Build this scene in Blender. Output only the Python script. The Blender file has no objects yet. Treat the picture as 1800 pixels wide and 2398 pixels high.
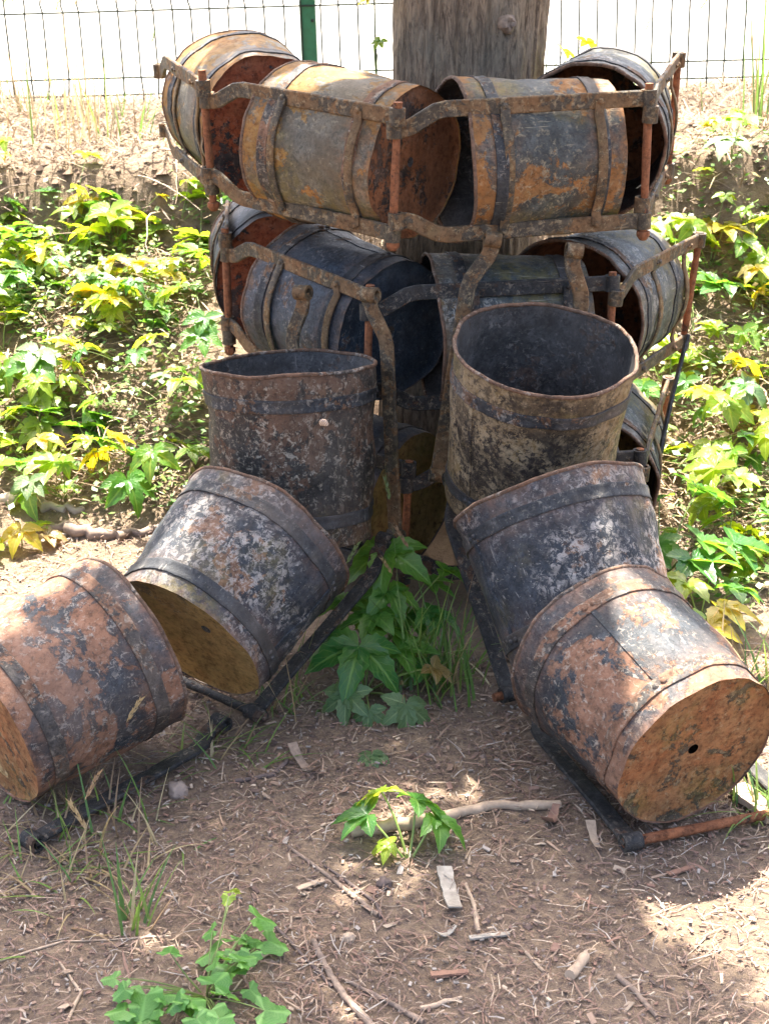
import bpy, math, random
from mathutils import Vector, Matrix, noise, Quaternion

S = bpy.context.scene
C = S.collection
rad = math.radians

# ------------------------------------------------------------------ camera, sky, sun, exposure
cam_data = bpy.data.cameras.new('camera')
cam = bpy.data.objects.new('camera', cam_data); C.objects.link(cam)
cam.location = (0, 0, 1.52)
cam.rotation_euler = (rad(90 - 21.7), 0, 0)
cam_data.sensor_fit = 'VERTICAL'
cam_data.sensor_height = 24.0
cam_data.lens = 24.0 * 3500 / 2398
cam_data.clip_start = 0.05
cam_data.clip_end = 500
cam_data.dof.use_dof = True
cam_data.dof.focus_distance = 2.85
cam_data.dof.aperture_fstop = 8.0
S.camera = cam

SUN_EL, SUN_AZ = 66.0, -3.0          # elevation; azimuth measured from +Y (behind the stack) towards +X
world = bpy.data.worlds.new('World'); S.world = world; world.use_nodes = True
wn = world.node_tree.nodes; wl = world.node_tree.links
sky = wn.new('ShaderNodeTexSky'); sky.sky_type = 'NISHITA'; sky.sun_disc = False
sky.sun_elevation = rad(SUN_EL); sky.sun_rotation = rad(SUN_AZ); sky.dust_density = 6.0; sky.air_density = .8; sky.ozone_density = .5
wl.new(sky.outputs[0], wn['Background'].inputs[0])
wn['Background'].inputs[1].default_value = 0.145

sun_data = bpy.data.lights.new('sun', 'SUN'); sun = bpy.data.objects.new('sun', sun_data); C.objects.link(sun)
sun_data.energy = 5.0; sun_data.angle = rad(0.53); sun_data.color = (1.0, 0.94, 0.84)
sdir = Vector((math.sin(rad(SUN_AZ)) * math.cos(rad(SUN_EL)), math.cos(rad(SUN_AZ)) * math.cos(rad(SUN_EL)), math.sin(rad(SUN_EL))))
sun.rotation_euler = sdir.to_track_quat('Z', 'Y').to_euler()
sun.location = sdir * 20

S.view_settings.view_transform = 'Standard'; S.view_settings.look = 'None'
S.view_settings.exposure = 2.72; S.view_settings.gamma = 1.0; S.view_settings.use_curve_mapping = False
S.cycles.max_bounces = 8; S.cycles.diffuse_bounces = 4; S.cycles.transmission_bounces = 4

# ------------------------------------------------------------------ helpers
def smooth(a, b, x):
    t = max(0.0, min(1.0, (x - a) / (b - a))); return t * t * (3 - 2 * t)

class MB:
    """collects verts and faces, one mesh in the end"""
    def __init__(s): s.v = []; s.f = []; s.c = []
    def add(s, verts, faces, col=None):
        o = len(s.v); s.v.extend(verts); s.f.extend([tuple(i + o for i in f) for f in faces])
        if col is not None: s.c.extend([col] * len(verts))
    def mesh(s, name, mat, smooth_angle=None):
        me = bpy.data.meshes.new(name); me.from_pydata([tuple(v) for v in s.v], [], s.f)
        if s.c:
            a = me.color_attributes.new('tint', 'FLOAT_COLOR', 'POINT')
            flat = []
            for c in s.c: flat.extend((c[0], c[1], c[2], 1.0))
            a.data.foreach_set('color', flat)
        me.materials.append(mat)
        if smooth_angle is not None:
            me.shade_smooth(); me.set_sharp_from_angle(angle=rad(smooth_angle))
        me.update(); return me
    def obj(s, name, mat, parent=None, smooth_angle=None):
        return link_obj(name, s.mesh(name, mat, smooth_angle), parent)

def link_obj(name, me, parent=None):
    o = bpy.data.objects.new(name, me); C.objects.link(o)
    if parent is not None: o.parent = parent
    return o
def tag(o, label=None, cat=None, group=None, kind=None):
    if label: o['label'] = label
    if cat: o['category'] = cat
    if group: o['group'] = group
    if kind: o['kind'] = kind
    return o
def empty(name, mat4, label, cat, group=None):
    o = bpy.data.objects.new(name, None); C.objects.link(o); o.empty_display_size = .05
    o.matrix_world = mat4 if isinstance(mat4, Matrix) else Matrix.Translation(mat4)
    return tag(o, label, cat, group)

def ortho(d, hint=Vector((0, 0, 1))):
    d = d.normalized()
    if abs(d.dot(hint)) > .97: hint = Vector((1, 0, 0))
    a = hint.cross(d).normalized(); return a, d.cross(a).normalized()

def tube(mb, pts, radii, n=8, caps=True, col=None):
    pts = [Vector(p) for p in pts]
    if not isinstance(radii, (list, tuple)): radii = [radii] * len(pts)
    V = []; F = []
    a = None
    for i, p in enumerate(pts):
        d = (pts[min(i + 1, len(pts) - 1)] - pts[max(i - 1, 0)])
        if d.length < 1e-9: d = Vector((0, 0, 1))
        d.normalize()
        if a is None: a, b = ortho(d)
        else:
            a = (a - d * a.dot(d)); a = a.normalized() if a.length > 1e-6 else ortho(d)[0]; b = d.cross(a)
        for k in range(n):
            t = 2 * math.pi * k / n
            V.append(p + (a * math.cos(t) + b * math.sin(t)) * radii[i])
    for i in range(len(pts) - 1):
        for k in range(n):
            F.append((i * n + k, i * n + (k + 1) % n, (i + 1) * n + (k + 1) % n, (i + 1) * n + k))
    if caps:
        F.append(tuple(range(n - 1, -1, -1))); F.append(tuple((len(pts) - 1) * n + k for k in range(n)))
    mb.add(V, F, col)

def sweep_bar(mb, pts, wide, h, t, bev=.0025):
    """flat bar: section h (along `wide`) by t, corners bevelled"""
    pts = [Vector(p) for p in pts]; V = []; F = []
    sec = [(-h/2+bev, -t/2), (h/2-bev, -t/2), (h/2, -t/2+bev), (h/2, t/2-bev), (h/2-bev, t/2), (-h/2+bev, t/2), (-h/2, t/2-bev), (-h/2, -t/2+bev)]
    n = len(sec)
    for i, p in enumerate(pts):
        d = (pts[min(i + 1, len(pts) - 1)] - pts[max(i - 1, 0)]).normalized()
        wv = (wide - d * wide.dot(d)).normalized(); nv = d.cross(wv)
        for a, b in sec: V.append(p + wv * a + nv * b)
    for i in range(len(pts) - 1):
        for k in range(n): F.append((i*n+k, i*n+(k+1) % n, (i+1)*n+(k+1) % n, (i+1)*n+k))
    F.append(tuple(range(n - 1, -1, -1))); F.append(tuple((len(pts) - 1) * n + k for k in range(n)))
    mb.add(V, F)

def nz(x, y, z=0.0): return noise.noise(Vector((x, y, z)))

# ------------------------------------------------------------------ materials
def newmat(name):
    m = bpy.data.materials.new(name); m.use_nodes = True
    nt = m.node_tree; return m, nt, nt.nodes['Principled BSDF']
def nd(nt, t, **kw):
    n = nt.nodes.new(t)
    for k, v in kw.items(): setattr(n, k, v)
    return n
def noise_tex(nt, vec, scale, detail=6, rough=.6, dist=0.0):
    n = nd(nt, 'ShaderNodeTexNoise'); n.inputs['Scale'].default_value = scale; n.inputs['Detail'].default_value = detail
    n.inputs['Roughness'].default_value = rough; n.inputs['Distortion'].default_value = dist
    nt.links.new(vec, n.inputs['Vector']); return n.outputs['Fac']
def ramp(nt, fac, stops, interp='LINEAR'):
    r = nd(nt, 'ShaderNodeValToRGB'); e = r.color_ramp; e.interpolation = interp
    while len(e.elements) < len(stops): e.elements.new(.5)
    for el, (p, c) in zip(e.elements, stops):
        el.position = p; el.color = (c, c, c, 1) if isinstance(c, (int, float)) else (*c, 1)
    nt.links.new(fac, r.inputs[0]); return r.outputs[0]
def mix(nt, fac, a, b, blend='MIX'):
    m = nd(nt, 'ShaderNodeMix', data_type='RGBA', blend_type=blend)
    for s, v in ((m.inputs[0], fac), (m.inputs[6], a), (m.inputs[7], b)):
        if hasattr(v, 'links'): nt.links.new(v, s)
        elif isinstance(v, (int, float)): s.default_value = v
        else: s.default_value = (*v, 1)
    return m.outputs[2]
def math_n(nt, op, a, b=None):
    m = nd(nt, 'ShaderNodeMath', operation=op)
    for s, v in ((m.inputs[0], a), (m.inputs[1], b)):
        if v is None: continue
        if hasattr(v, 'links'): nt.links.new(v, s)
        else: s.default_value = v
    return m.outputs[0]
def obj_coord(nt, offset=(0, 0, 0), scale=(1, 1, 1)):
    tc = nd(nt, 'ShaderNodeTexCoord'); mp = nd(nt, 'ShaderNodeMapping')
    mp.inputs['Location'].default_value = offset; mp.inputs['Scale'].default_value = scale
    nt.links.new(tc.outputs['Object'], mp.inputs['Vector']); return mp.outputs[0]
def bump(nt, bsdf, height, strength, dist=.004):
    b = nd(nt, 'ShaderNodeBump'); b.inputs['Strength'].default_value = strength; b.inputs['Distance'].default_value = dist
    nt.links.new(height, b.inputs['Height']); nt.links.new(b.outputs[0], bsdf.inputs['Normal'])

def patina(name, paint, rust, rust2, speck, cover=.5, speck_amt=.5, seed=0, patch=9.0, rough=(.55, .85), bump_s=.5, lich=0.0, fine_w=.36):
    """old paint flaking off rusted sheet iron; cover = how much paint is left; speck = chalky remains along the flake edges"""
    m, nt, bs = newmat(name)
    v = obj_coord(nt, (seed * 3.1, seed * 1.7, seed * 2.3))
    vs = obj_coord(nt, (seed * 1.3, seed * 2.7, seed * .9), (1, 1, .16))           # streaks along the bucket
    big = noise_tex(nt, v, patch * .3, 3, .5)
    mid = noise_tex(nt, v, patch, 10, .7, .5)
    fine = noise_tex(nt, v, patch * 5, 9, .75)
    grain = noise_tex(nt, v, 330, 4, .75)
    s = math_n(nt, 'ADD', math_n(nt, 'MULTIPLY', big, .5), math_n(nt, 'MULTIPLY', mid, .7))
    s = math_n(nt, 'ADD', s, math_n(nt, 'MULTIPLY', fine, fine_w))
    thr = (.6 + fine_w * .5 + (.5 - cover) * .42) * .6
    sc = math_n(nt, 'MULTIPLY', s, .6)
    mask = ramp(nt, sc, [(thr - .006, 0), (thr + .006, 1)])          # 1 = paint
    edge = ramp(nt, sc, [(thr - .06, 0), (thr - .004, 1), (thr + .02, .75), (thr + .08, 0)])
    rcol = mix(nt, ramp(nt, noise_tex(nt, v, patch * .8, 7, .65), [(.38, 0), (.6, 1)]), rust, rust2)
    rcol = mix(nt, ramp(nt, noise_tex(nt, v, 80, 7, .75), [(.48, 0), (.62, .85)]), rcol, tuple(c * .3 for c in rust))
    rcol = mix(nt, ramp(nt, noise_tex(nt, vs, 40, 6, .7), [(.5, 0), (.7, .55)]), rcol, tuple(min(1, c * 1.45) for c in rust2))
    pcol = mix(nt, ramp(nt, noise_tex(nt, v, patch * 2.2, 8, .7), [(.42, 0), (.68, 1)]), paint, tuple(min(1, c * 1.7 + .012) for c in paint))
    pcol = mix(nt, ramp(nt, noise_tex(nt, v, 120, 6, .75), [(.46, .0), (.58, .7)]), pcol, tuple(c * .35 for c in paint))
    col = mix(nt, mask, rcol, pcol)
    sp = ramp(nt, noise_tex(nt, v, 75, 9, .78, .6), [(.585 - speck_amt * .1, 0), (.615 - speck_amt * .1, 1)])
    spm = math_n(nt, 'MULTIPLY', sp, math_n(nt, 'ADD', math_n(nt, 'MULTIPLY', edge, .8), .06 * speck_amt))
    col = mix(nt, spm, col, speck)
    col = mix(nt, ramp(nt, noise_tex(nt, v, 210, 3, .6), [(.66, 0), (.7, .7 * speck_amt)]), col, tuple(min(1, 1.25 * c) for c in speck))
    col = mix(nt, ramp(nt, noise_tex(nt, v, 30, 6, .7), [(.4, .5), (.55, 0)]), col, mix(nt, 1.0, col, (.42, .38, .34), 'MULTIPLY'))
    col = mix(nt, ramp(nt, noise_tex(nt, vs, 22, 6, .7), [(.54, 0), (.75, .25)]), col, tuple(.5 * c + .35 * r for c, r in zip(speck, rust2)))
    dust = tuple(.45 * a_ + .3 * b_ for a_, b_ in zip(rust2, speck))
    col = mix(nt, ramp(nt, noise_tex(nt, obj_coord(nt, (seed * 5.1, seed, 2)), 3.2, 5, .6, .6), [(.52, 0), (.7, .36)]), col, dust)
    scr = noise_tex(nt, obj_coord(nt, (seed, 3, seed), (1, 1, .05)), 130, 3, .6)
    col = mix(nt, math_n(nt, 'MULTIPLY', ramp(nt, scr, [(.66, 0), (.7, .55)]), ramp(nt, big, [(.45, 0), (.6, 1)])), col, speck)
    # rust gathers along hoops, seams and rims (mesh attribute 'tint')
    at = nd(nt, 'ShaderNodeAttribute', attribute_name='tint')
    gath = math_n(nt, 'MULTIPLY', at.outputs['Fac'], ramp(nt, noise_tex(nt, v, 26, 8, .75), [(.36, 0), (.6, 1)]))
    col = mix(nt, gath, col, mix(nt, ramp(nt, noise_tex(nt, v, 60, 6, .7), [(.4, 0), (.6, 1)]), tuple(min(1, c * 1.1) for c in rust), tuple(c * .45 for c in rust2)))
    if lich:
        lm = math_n(nt, 'MULTIPLY', ramp(nt, noise_tex(nt, v, 4.2, 4, .6), [(.52, 0), (.66, 1)]), ramp(nt, noise_tex(nt, v, 45, 8, .78), [(.4, 0), (.56, lich)]))
        col = mix(nt, lm, col, (.19, .145, .032))
    nt.links.new(col, bs.inputs['Base Color'])
    bs.inputs['Specular IOR Level'].default_value = .25
    nt.links.new(ramp(nt, math_n(nt, 'MULTIPLY', mask, ramp(nt, fine, [(.3, 1.0), (.7, .55)])), [(0, rough[1]), (1, rough[0])]), bs.inputs['Roughness'])
    hgt = math_n(nt, 'ADD', math_n(nt, 'MULTIPLY', mask, .3), math_n(nt, 'MULTIPLY', fine, .8))
    hgt = math_n(nt, 'ADD', hgt, math_n(nt, 'MULTIPLY', grain, .35))
    bump(nt, bs, hgt, bump_s * 1.3, .0035)
    return m

BLUE = (.02, .025, .032)
M = {}
M['blue'] = patina('flaking blue black paint', BLUE, (.15, .08, .05), (.18, .11, .07), (.34, .31, .28), .7, .8, 1, 11, lich=.4, fine_w=.3)
M['blue2'] = patina('dull blue black paint', (.03, .04, .052), (.13, .075, .046), (.1, .07, .05), (.24, .23, .22), .82, .4, 2)
M['ochre'] = patina('ochre rust and grey scale', (.08, .075, .06), (.28, .12, .034), (.23, .13, .042), (.26, .22, .15), .5, .4, 3, 6.5, lich=.4, fine_w=.22)
M['ochre2'] = patina('orange rust under blue paint', (.042, .047, .046), (.28, .115, .032), (.19, .1, .04), (.28, .24, .16), .55, .4, 4, 10, lich=.5, fine_w=.26)
M['brown'] = patina('brown rust with dark paint left', (.022, .028, .034), (.23, .115, .066), (.2, .105, .068), (.34, .3, .25), .46, .35, 5, 7.5, fine_w=.24)
M['brown2'] = patina('brown rust with few paint flakes', (.026, .031, .036), (.235, .125, .075), (.2, .105, .065), (.34, .29, .23), .42, .25, 6, 6, fine_w=.2)
M['charcoal'] = patina('charcoal paint with brown stains', (.024, .022, .019), (.12, .068, .042), (.09, .058, .04), (.36, .31, .24), .6, .45, 7, 12, lich=.35)
M['speckled'] = patina('dark brown paint with tan speckle', (.028, .021, .017), (.22, .15, .08), (.18, .12, .05), (.36, .27, .16), .6, 1.1, 8, 22, lich=.8)
M['teal'] = patina('blue grey enamel with pale scratches', (.04, .052, .058), (.17, .105, .05), (.15, .11, .06), (.38, .36, .31), .7, .8, 9, 14, lich=.5)
M['inside'] = patina('dark inner wall', (.045, .043, .042), (.1, .066, .048), (.08, .06, .05), (.2, .18, .16), .62, .4, 10, 10)  # dark grey brown patina for the inner walls
M['base_orange'] = patina('orange rusted base', (.06, .045, .03), (.3, .112, .04), (.27, .14, .06), (.36, .26, .14), .34, .4, 11, 14, bump_s=.8, lich=.5)
M['base_red'] = patina('red brown rusted base', (.022, .021, .021), (.26, .058, .02), (.19, .065, .03), (.24, .14, .1), .40, .25, 12, 10, bump_s=.8)
M['base_olive'] = patina('olive brown base', (.07, .055, .025), (.34, .195, .065), (.29, .19, .065), (.4, .31, .16), .3, .4, 13, 12, lich=.7)
M['base_brown'] = patina('dark brown rusted base', (.045, .034, .027), (.27, .105, .042), (.2, .085, .04), (.24, .15, .1), .36, .3, 14, 12, bump_s=.8)
M['iron'] = patina('weathered frame iron', (.055, .044, .031), (.17, .09, .04), (.12, .078, .043), (.27, .205, .12), .5, .5, 15, 20, lich=.4)
M['iron_dark'] = patina('dark frame iron', (.022, .022, .022), (.1, .055, .034), (.07, .046, .032), (.2, .165, .125), .66, .4, 16, 18)
M['pin'] = patina('rusty rod', (.07, .038, .025), (.3, .11, .045), (.21, .085, .042), (.34, .18, .1), .3, .3, 17, 24, bump_s=.9)
M['band'] = patina('dark hoop iron', (.026, .028, .031), (.15, .08, .045), (.12, .07, .042), (.28, .25, .21), .78, .4, 18, 13)
M['band_brown'] = patina('brown hoop iron', (.05, .043, .038), (.21, .11, .068), (.16, .09, .055), (.32, .27, .21), .5, .4, 19, 12)
M['rim'] = patina('rust brown rim edge', (.04, .033, .028), (.15, .08, .048), (.11, .07, .048), (.32, .27, .22), .3, .6, 20, 24)

def soil_mat():
    m, nt, bs = newmat('brown soil')
    v = obj_coord(nt)
    a = noise_tex(nt, v, 3.0, 6, .6); b = noise_tex(nt, v, 45, 8, .75); c = noise_tex(nt, v, 160, 4, .7)
    col = mix(nt, ramp(nt, a, [(.35, 0), (.65, 1)]), (.185, .126, .076), (.26, .185, .118))
    col = mix(nt, ramp(nt, b, [(.4, 0), (.65, 1)]), col, (.1, .066, .05))
    col = mix(nt, ramp(nt, c, [(.58, 0), (.75, 1)]), col, (.3, .24, .185))
    sx = nd(nt, 'ShaderNodeSeparateXYZ'); nt.links.new(v, sx.inputs[0])
    yy = math_n(nt, 'ADD', math_n(nt, 'MULTIPLY', sx.outputs[1], .1), math_n(nt, 'MULTIPLY', a, .1))
    dry = mix(nt, ramp(nt, b, [(.38, 0), (.6, 1)]), (.125, .083, .05), (.23, .165, .1))
    col = mix(nt, ramp(nt, yy, [(.355, 0), (.415, .85)]), col, dry)
    nt.links.new(col, bs.inputs['Base Color']); bs.inputs['Roughness'].default_value = .95
    bump(nt, bs, math_n(nt, 'ADD', b, math_n(nt, 'MULTIPLY', c, .5)), 1.0, .012)
    return m
M['soil'] = soil_mat()

def gravel_mat():
    m, nt, bs = newmat('pale gravel')
    v = obj_coord(nt)
    a = noise_tex(nt, v, 30, 6, .7)
    nt.links.new(mix(nt, ramp(nt, a, [(.35, 0), (.65, 1)]), (.19, .18, .16), (.235, .225, .2)), bs.inputs['Base Color'])
    bs.inputs['Roughness'].default_value = .9; bump(nt, bs, a, .5, .02); return m
M['gravel'] = gravel_mat()

def tint_mat(name, rough=.85, transl=0.0, mul=1.0):
    """per-piece colour from the mesh, with a little grain"""
    m, nt, bs = newmat(name)
    at = nd(nt, 'ShaderNodeAttribute', attribute_name='tint')
    g = noise_tex(nt, obj_coord(nt), 140, 4, .7)
    col = mix(nt, ramp(nt, g, [(.35, 0), (.7, .5)]), at.outputs['Color'], mix(nt, 1.0, at.outputs['Color'], (.5, .45, .4), 'MULTIPLY'))
    nt.links.new(col, bs.inputs['Base Color']); bs.inputs['Roughness'].default_value = rough
    if transl:
        tr = nd(nt, 'ShaderNodeBsdfTranslucent'); nt.links.new(col, tr.inputs['Color'])
        mx = nd(nt, 'ShaderNodeMixShader'); mx.inputs[0].default_value = transl
        nt.links.new(bs.outputs[0], mx.inputs[1]); nt.links.new(tr.outputs[0], mx.inputs[2])
        nt.links.new(mx.outputs[0], nt.nodes['Material Output'].inputs['Surface'])
    return m
M['litter'] = tint_mat('dry litter')
M['straw'] = tint_mat('dry straw', .8, .25)
M['blade'] = tint_mat('grass blade', .5, .4)

def leaf_mat(name, c1, c2, c3, transl=.5, rough=.32):
    m, nt, bs = newmat(name)
    oi = nd(nt, 'ShaderNodeObjectInfo')
    v = obj_coord(nt)
    col = mix(nt, ramp(nt, oi.outputs['Random'], [(0, 0), (.8, 1)]), c1, c2)
    col = mix(nt, ramp(nt, noise_tex(nt, v, 25, 4, .6), [(.45, 0), (.75, .7)]), col, c3)
    at = nd(nt, 'ShaderNodeAttribute', attribute_name='tint'); sp = nd(nt, 'ShaderNodeSeparateColor'); nt.links.new(at.outputs['Color'], sp.inputs[0])
    fr = math_n(nt, 'FRACT', math_n(nt, 'MULTIPLY', math_n(nt, 'ADD', sp.outputs[1], math_n(nt, 'MULTIPLY', sp.outputs[0], .32)), 7.0))
    side = ramp(nt, fr, [(0, 1), (.1, 0), (.9, 0), (1, 1)]); midr = ramp(nt, sp.outputs[0], [(.86, 0), (.95, 1)])
    vein = math_n(nt, 'MAXIMUM', math_n(nt, 'MULTIPLY', side, .55), midr)
    col = mix(nt, math_n(nt, 'MULTIPLY', vein, .55), col, tuple(min(1, x * 1.6 + .04) for x in c3))
    col = mix(nt, ramp(nt, noise_tex(nt, v, 70, 5, .7), [(.58, 0), (.68, .6)]), col, mix(nt, 1.0, col, (.55, .5, .4), 'MULTIPLY'))
    vein = math_n(nt, 'ADD', math_n(nt, 'MULTIPLY', vein, -.8), noise_tex(nt, v, 90, 3, .5))
    nt.links.new(col, bs.inputs['Base Color']); bs.inputs['Roughness'].default_value = rough
    bump(nt, bs, vein, .5, .002)
    tr = nd(nt, 'ShaderNodeBsdfTranslucent')
    nt.links.new(mix(nt, 1.0, col, (2.1, 1.75, .6), 'MULTIPLY'), tr.inputs['Color'])
    mx = nd(nt, 'ShaderNodeMixShader'); mx.inputs[0].default_value = transl
    nt.links.new(bs.outputs[0], mx.inputs[1]); nt.links.new(tr.outputs[0], mx.inputs[2])
    nt.links.new(mx.outputs[0], nt.nodes['Material Output'].inputs['Surface'])
    return m
M['leaf'] = leaf_mat('creeper leaf', (.035, .14, .03), (.075, .2, .03), (.11, .22, .035))
M['leaf_bright'] = leaf_mat('young creeper leaf', (.1, .23, .025), (.2, .3, .03), (.24, .3, .04), .58)
M['leaf_dull'] = leaf_mat('drooping grey green leaf', (.06, .125, .045), (.085, .15, .05), (.12, .17, .06), .35, .5)
M['leaf_red'] = leaf_mat('reddish young leaf', (.18, .12, .04), (.2, .17, .05), (.25, .16, .06), .45)
M['leaf_yellow'] = leaf_mat('yellowing leaf', (.26, .28, .02), (.33, .3, .025), (.34, .24, .04), .55)
M['leaf_lobed'] = leaf_mat('lobed weed leaf', (.06, .19, .035), (.1, .25, .045), (.12, .26, .05), .4, .45)
M['crown'] = leaf_mat('tree leaf', (.04, .09, .02), (.06, .12, .025), (.07, .12, .03), .35, .5)
def plain(name, c, rough=.6, c2=None, sc=40):
    m, nt, bs = newmat(name)
    if c2 is None: c2 = tuple(x * .7 for x in c)
    g = noise_tex(nt, obj_coord(nt), sc, 5, .65)
    nt.links.new(mix(nt, ramp(nt, g, [(.35, 0), (.65, 1)]), c, c2), bs.inputs['Base Color'])
    bs.inputs['Roughness'].default_value = rough; bump(nt, bs, g, .3, .002); return m
M['stem'] = plain('green stem', (.16, .22, .05), .5)
M['stem_brown'] = plain('woody stem', (.14, .09, .06), .7)
M['post'] = plain('green fence paint', (.012, .13, .055), .4, (.01, .1, .04))
M['wire'] = plain('dark green wire', (.012, .024, .012), .8)
M['stick'] = plain('grey brown stick', (.26, .185, .13), .8, (.12, .085, .065), 60)
M['stick_pale'] = plain('peeled pale wood', (.42, .31, .21), .75, (.26, .19, .13), 50)
M['stick_dark'] = plain('dark twig', (.13, .09, .075), .8, (.07, .05, .04), 60)
M['chip'] = plain('pale bark strip', (.36, .32, .26), .85, (.22, .19, .15), 50)
M['chip_red'] = plain('reddish bark chip', (.25, .135, .085), .85, (.15, .08, .055), 60)
M['stone'] = plain('dusty stone', (.3, .23, .18), .9, (.2, .15, .12), 30)
M['root'] = plain('bleached root wood', (.4, .33, .26), .85, (.2, .15, .12), 22)

def bark_mat():
    m, nt, bs = newmat('furrowed bark')
    v = obj_coord(nt, (0, 0, 0), (1, 1, .16)); v2 = obj_coord(nt)
    a = noise_tex(nt, v, 70, 10, .75, 1.2); b = noise_tex(nt, v, 24, 8, .7, .8); c = noise_tex(nt, v2, 6, 4, .6)
    col = mix(nt, ramp(nt, a, [(.4, 0), (.58, 1)]), (.13, .088, .058), (.5, .365, .245))
    col = mix(nt, ramp(nt, b, [(.45, 0), (.7, .6)]), col, (.42, .33, .235))
    col = mix(nt, ramp(nt, c, [(.45, 0), (.65, .5)]), col, (.32, .28, .21))
    d = noise_tex(nt, obj_coord(nt, (3, 1, 2), (1, 1, .35)), 48, 9, .78, .8)
    col = mix(nt, ramp(nt, d, [(.4, .6), (.5, 0)]), col, (.09, .062, .045))
    col = mix(nt, ramp(nt, d, [(.58, 0), (.7, .6)]), col, (.5, .4, .3))
    a = math_n(nt, 'ADD', a, d)
    nt.links.new(col, bs.inputs['Base Color']); bs.inputs['Roughness'].default_value = .95
    bump(nt, bs, math_n(nt, 'ADD', a, b), 1.0, .02); return m
M['bark'] = bark_mat()

# ------------------------------------------------------------------ terrain
def gz(x, y):
    lip = 4.76 + .2 * nz(x * 1.4, 3.3) + .11 * nz(x * 4.3, 9.1) + .05 * nz(x * 11, 2.1)
    z = .52 * smooth(3.4, 4.75, y)
    z += (.29 + .03 * nz(x * 2, 7.7)) * smooth(lip - .14, lip + .12, y)
    z += .07 * smooth(4.9, 6.0, y) + .02 * x * smooth(4.0, 5.0, y)
    z += (.05 * nz(x * 3, y * 3, 8.2) + .035 * nz(x * 8, y * 8, 3.1)) * smooth(4.45, 4.75, y) * (1 - smooth(5.6, 6.0, y))
    z += .012 * nz(x * 2.2, y * 2.2, .4) + .006 * nz(x * 7, y * 7, 1.7) * (1 if y < 4.4 else 2.2)
    return z
def build_ground():
    xs = []; x = -1.9
    while x <= 1.9: xs.append(x); x += .022
    xs = [-40, -20, -10, -6, -4, -3, -2.4] + xs + [2.4, 3, 4, 6, 10, 20, 40]
    ys = [-20, -10, -4, -1, 0, .6, 1.0]; y = 1.2
    while y < 6.25: ys.append(y); y += .022
    V = []; F = []; n = len(xs)
    for yy in ys:
        for xx in xs:
            V.append((xx, yy, gz(xx, yy)))
    for j in range(len(ys) - 1):
        for i in range(n - 1):
            F.append((j*n+i, j*n+i+1, (j+1)*n+i+1, (j+1)*n+i))
    mb = MB(); mb.add(V, F); o = mb.obj('ground', M['soil'], None, 180); tag(o, kind='structure')
    mb = MB(); V = []; F = []
    xs2 = [-120, -40, -12, -5, -2, 0, 2, 5, 12, 40, 120]; ys2 = [6.2, 7, 9, 14, 25, 60, 160]
    for yy in ys2:
        for xx in xs2: V.append((xx, yy, .872 + max(-.5, min(.5, .02 * xx)) + .004 * (yy - 6.2) ** .8 + (.0 if yy > 6.3 else -.06)))
    n = len(xs2)
    for j in range(len(ys2) - 1):
        for i in range(n - 1): F.append((j*n+i, j*n+i+1, (j+1)*n+i+1, (j+1)*n+i))
    mb.add(V, F); o = mb.obj('gravel_yard', M['gravel'], None, 180); tag(o, kind='structure')
build_ground()

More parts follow.
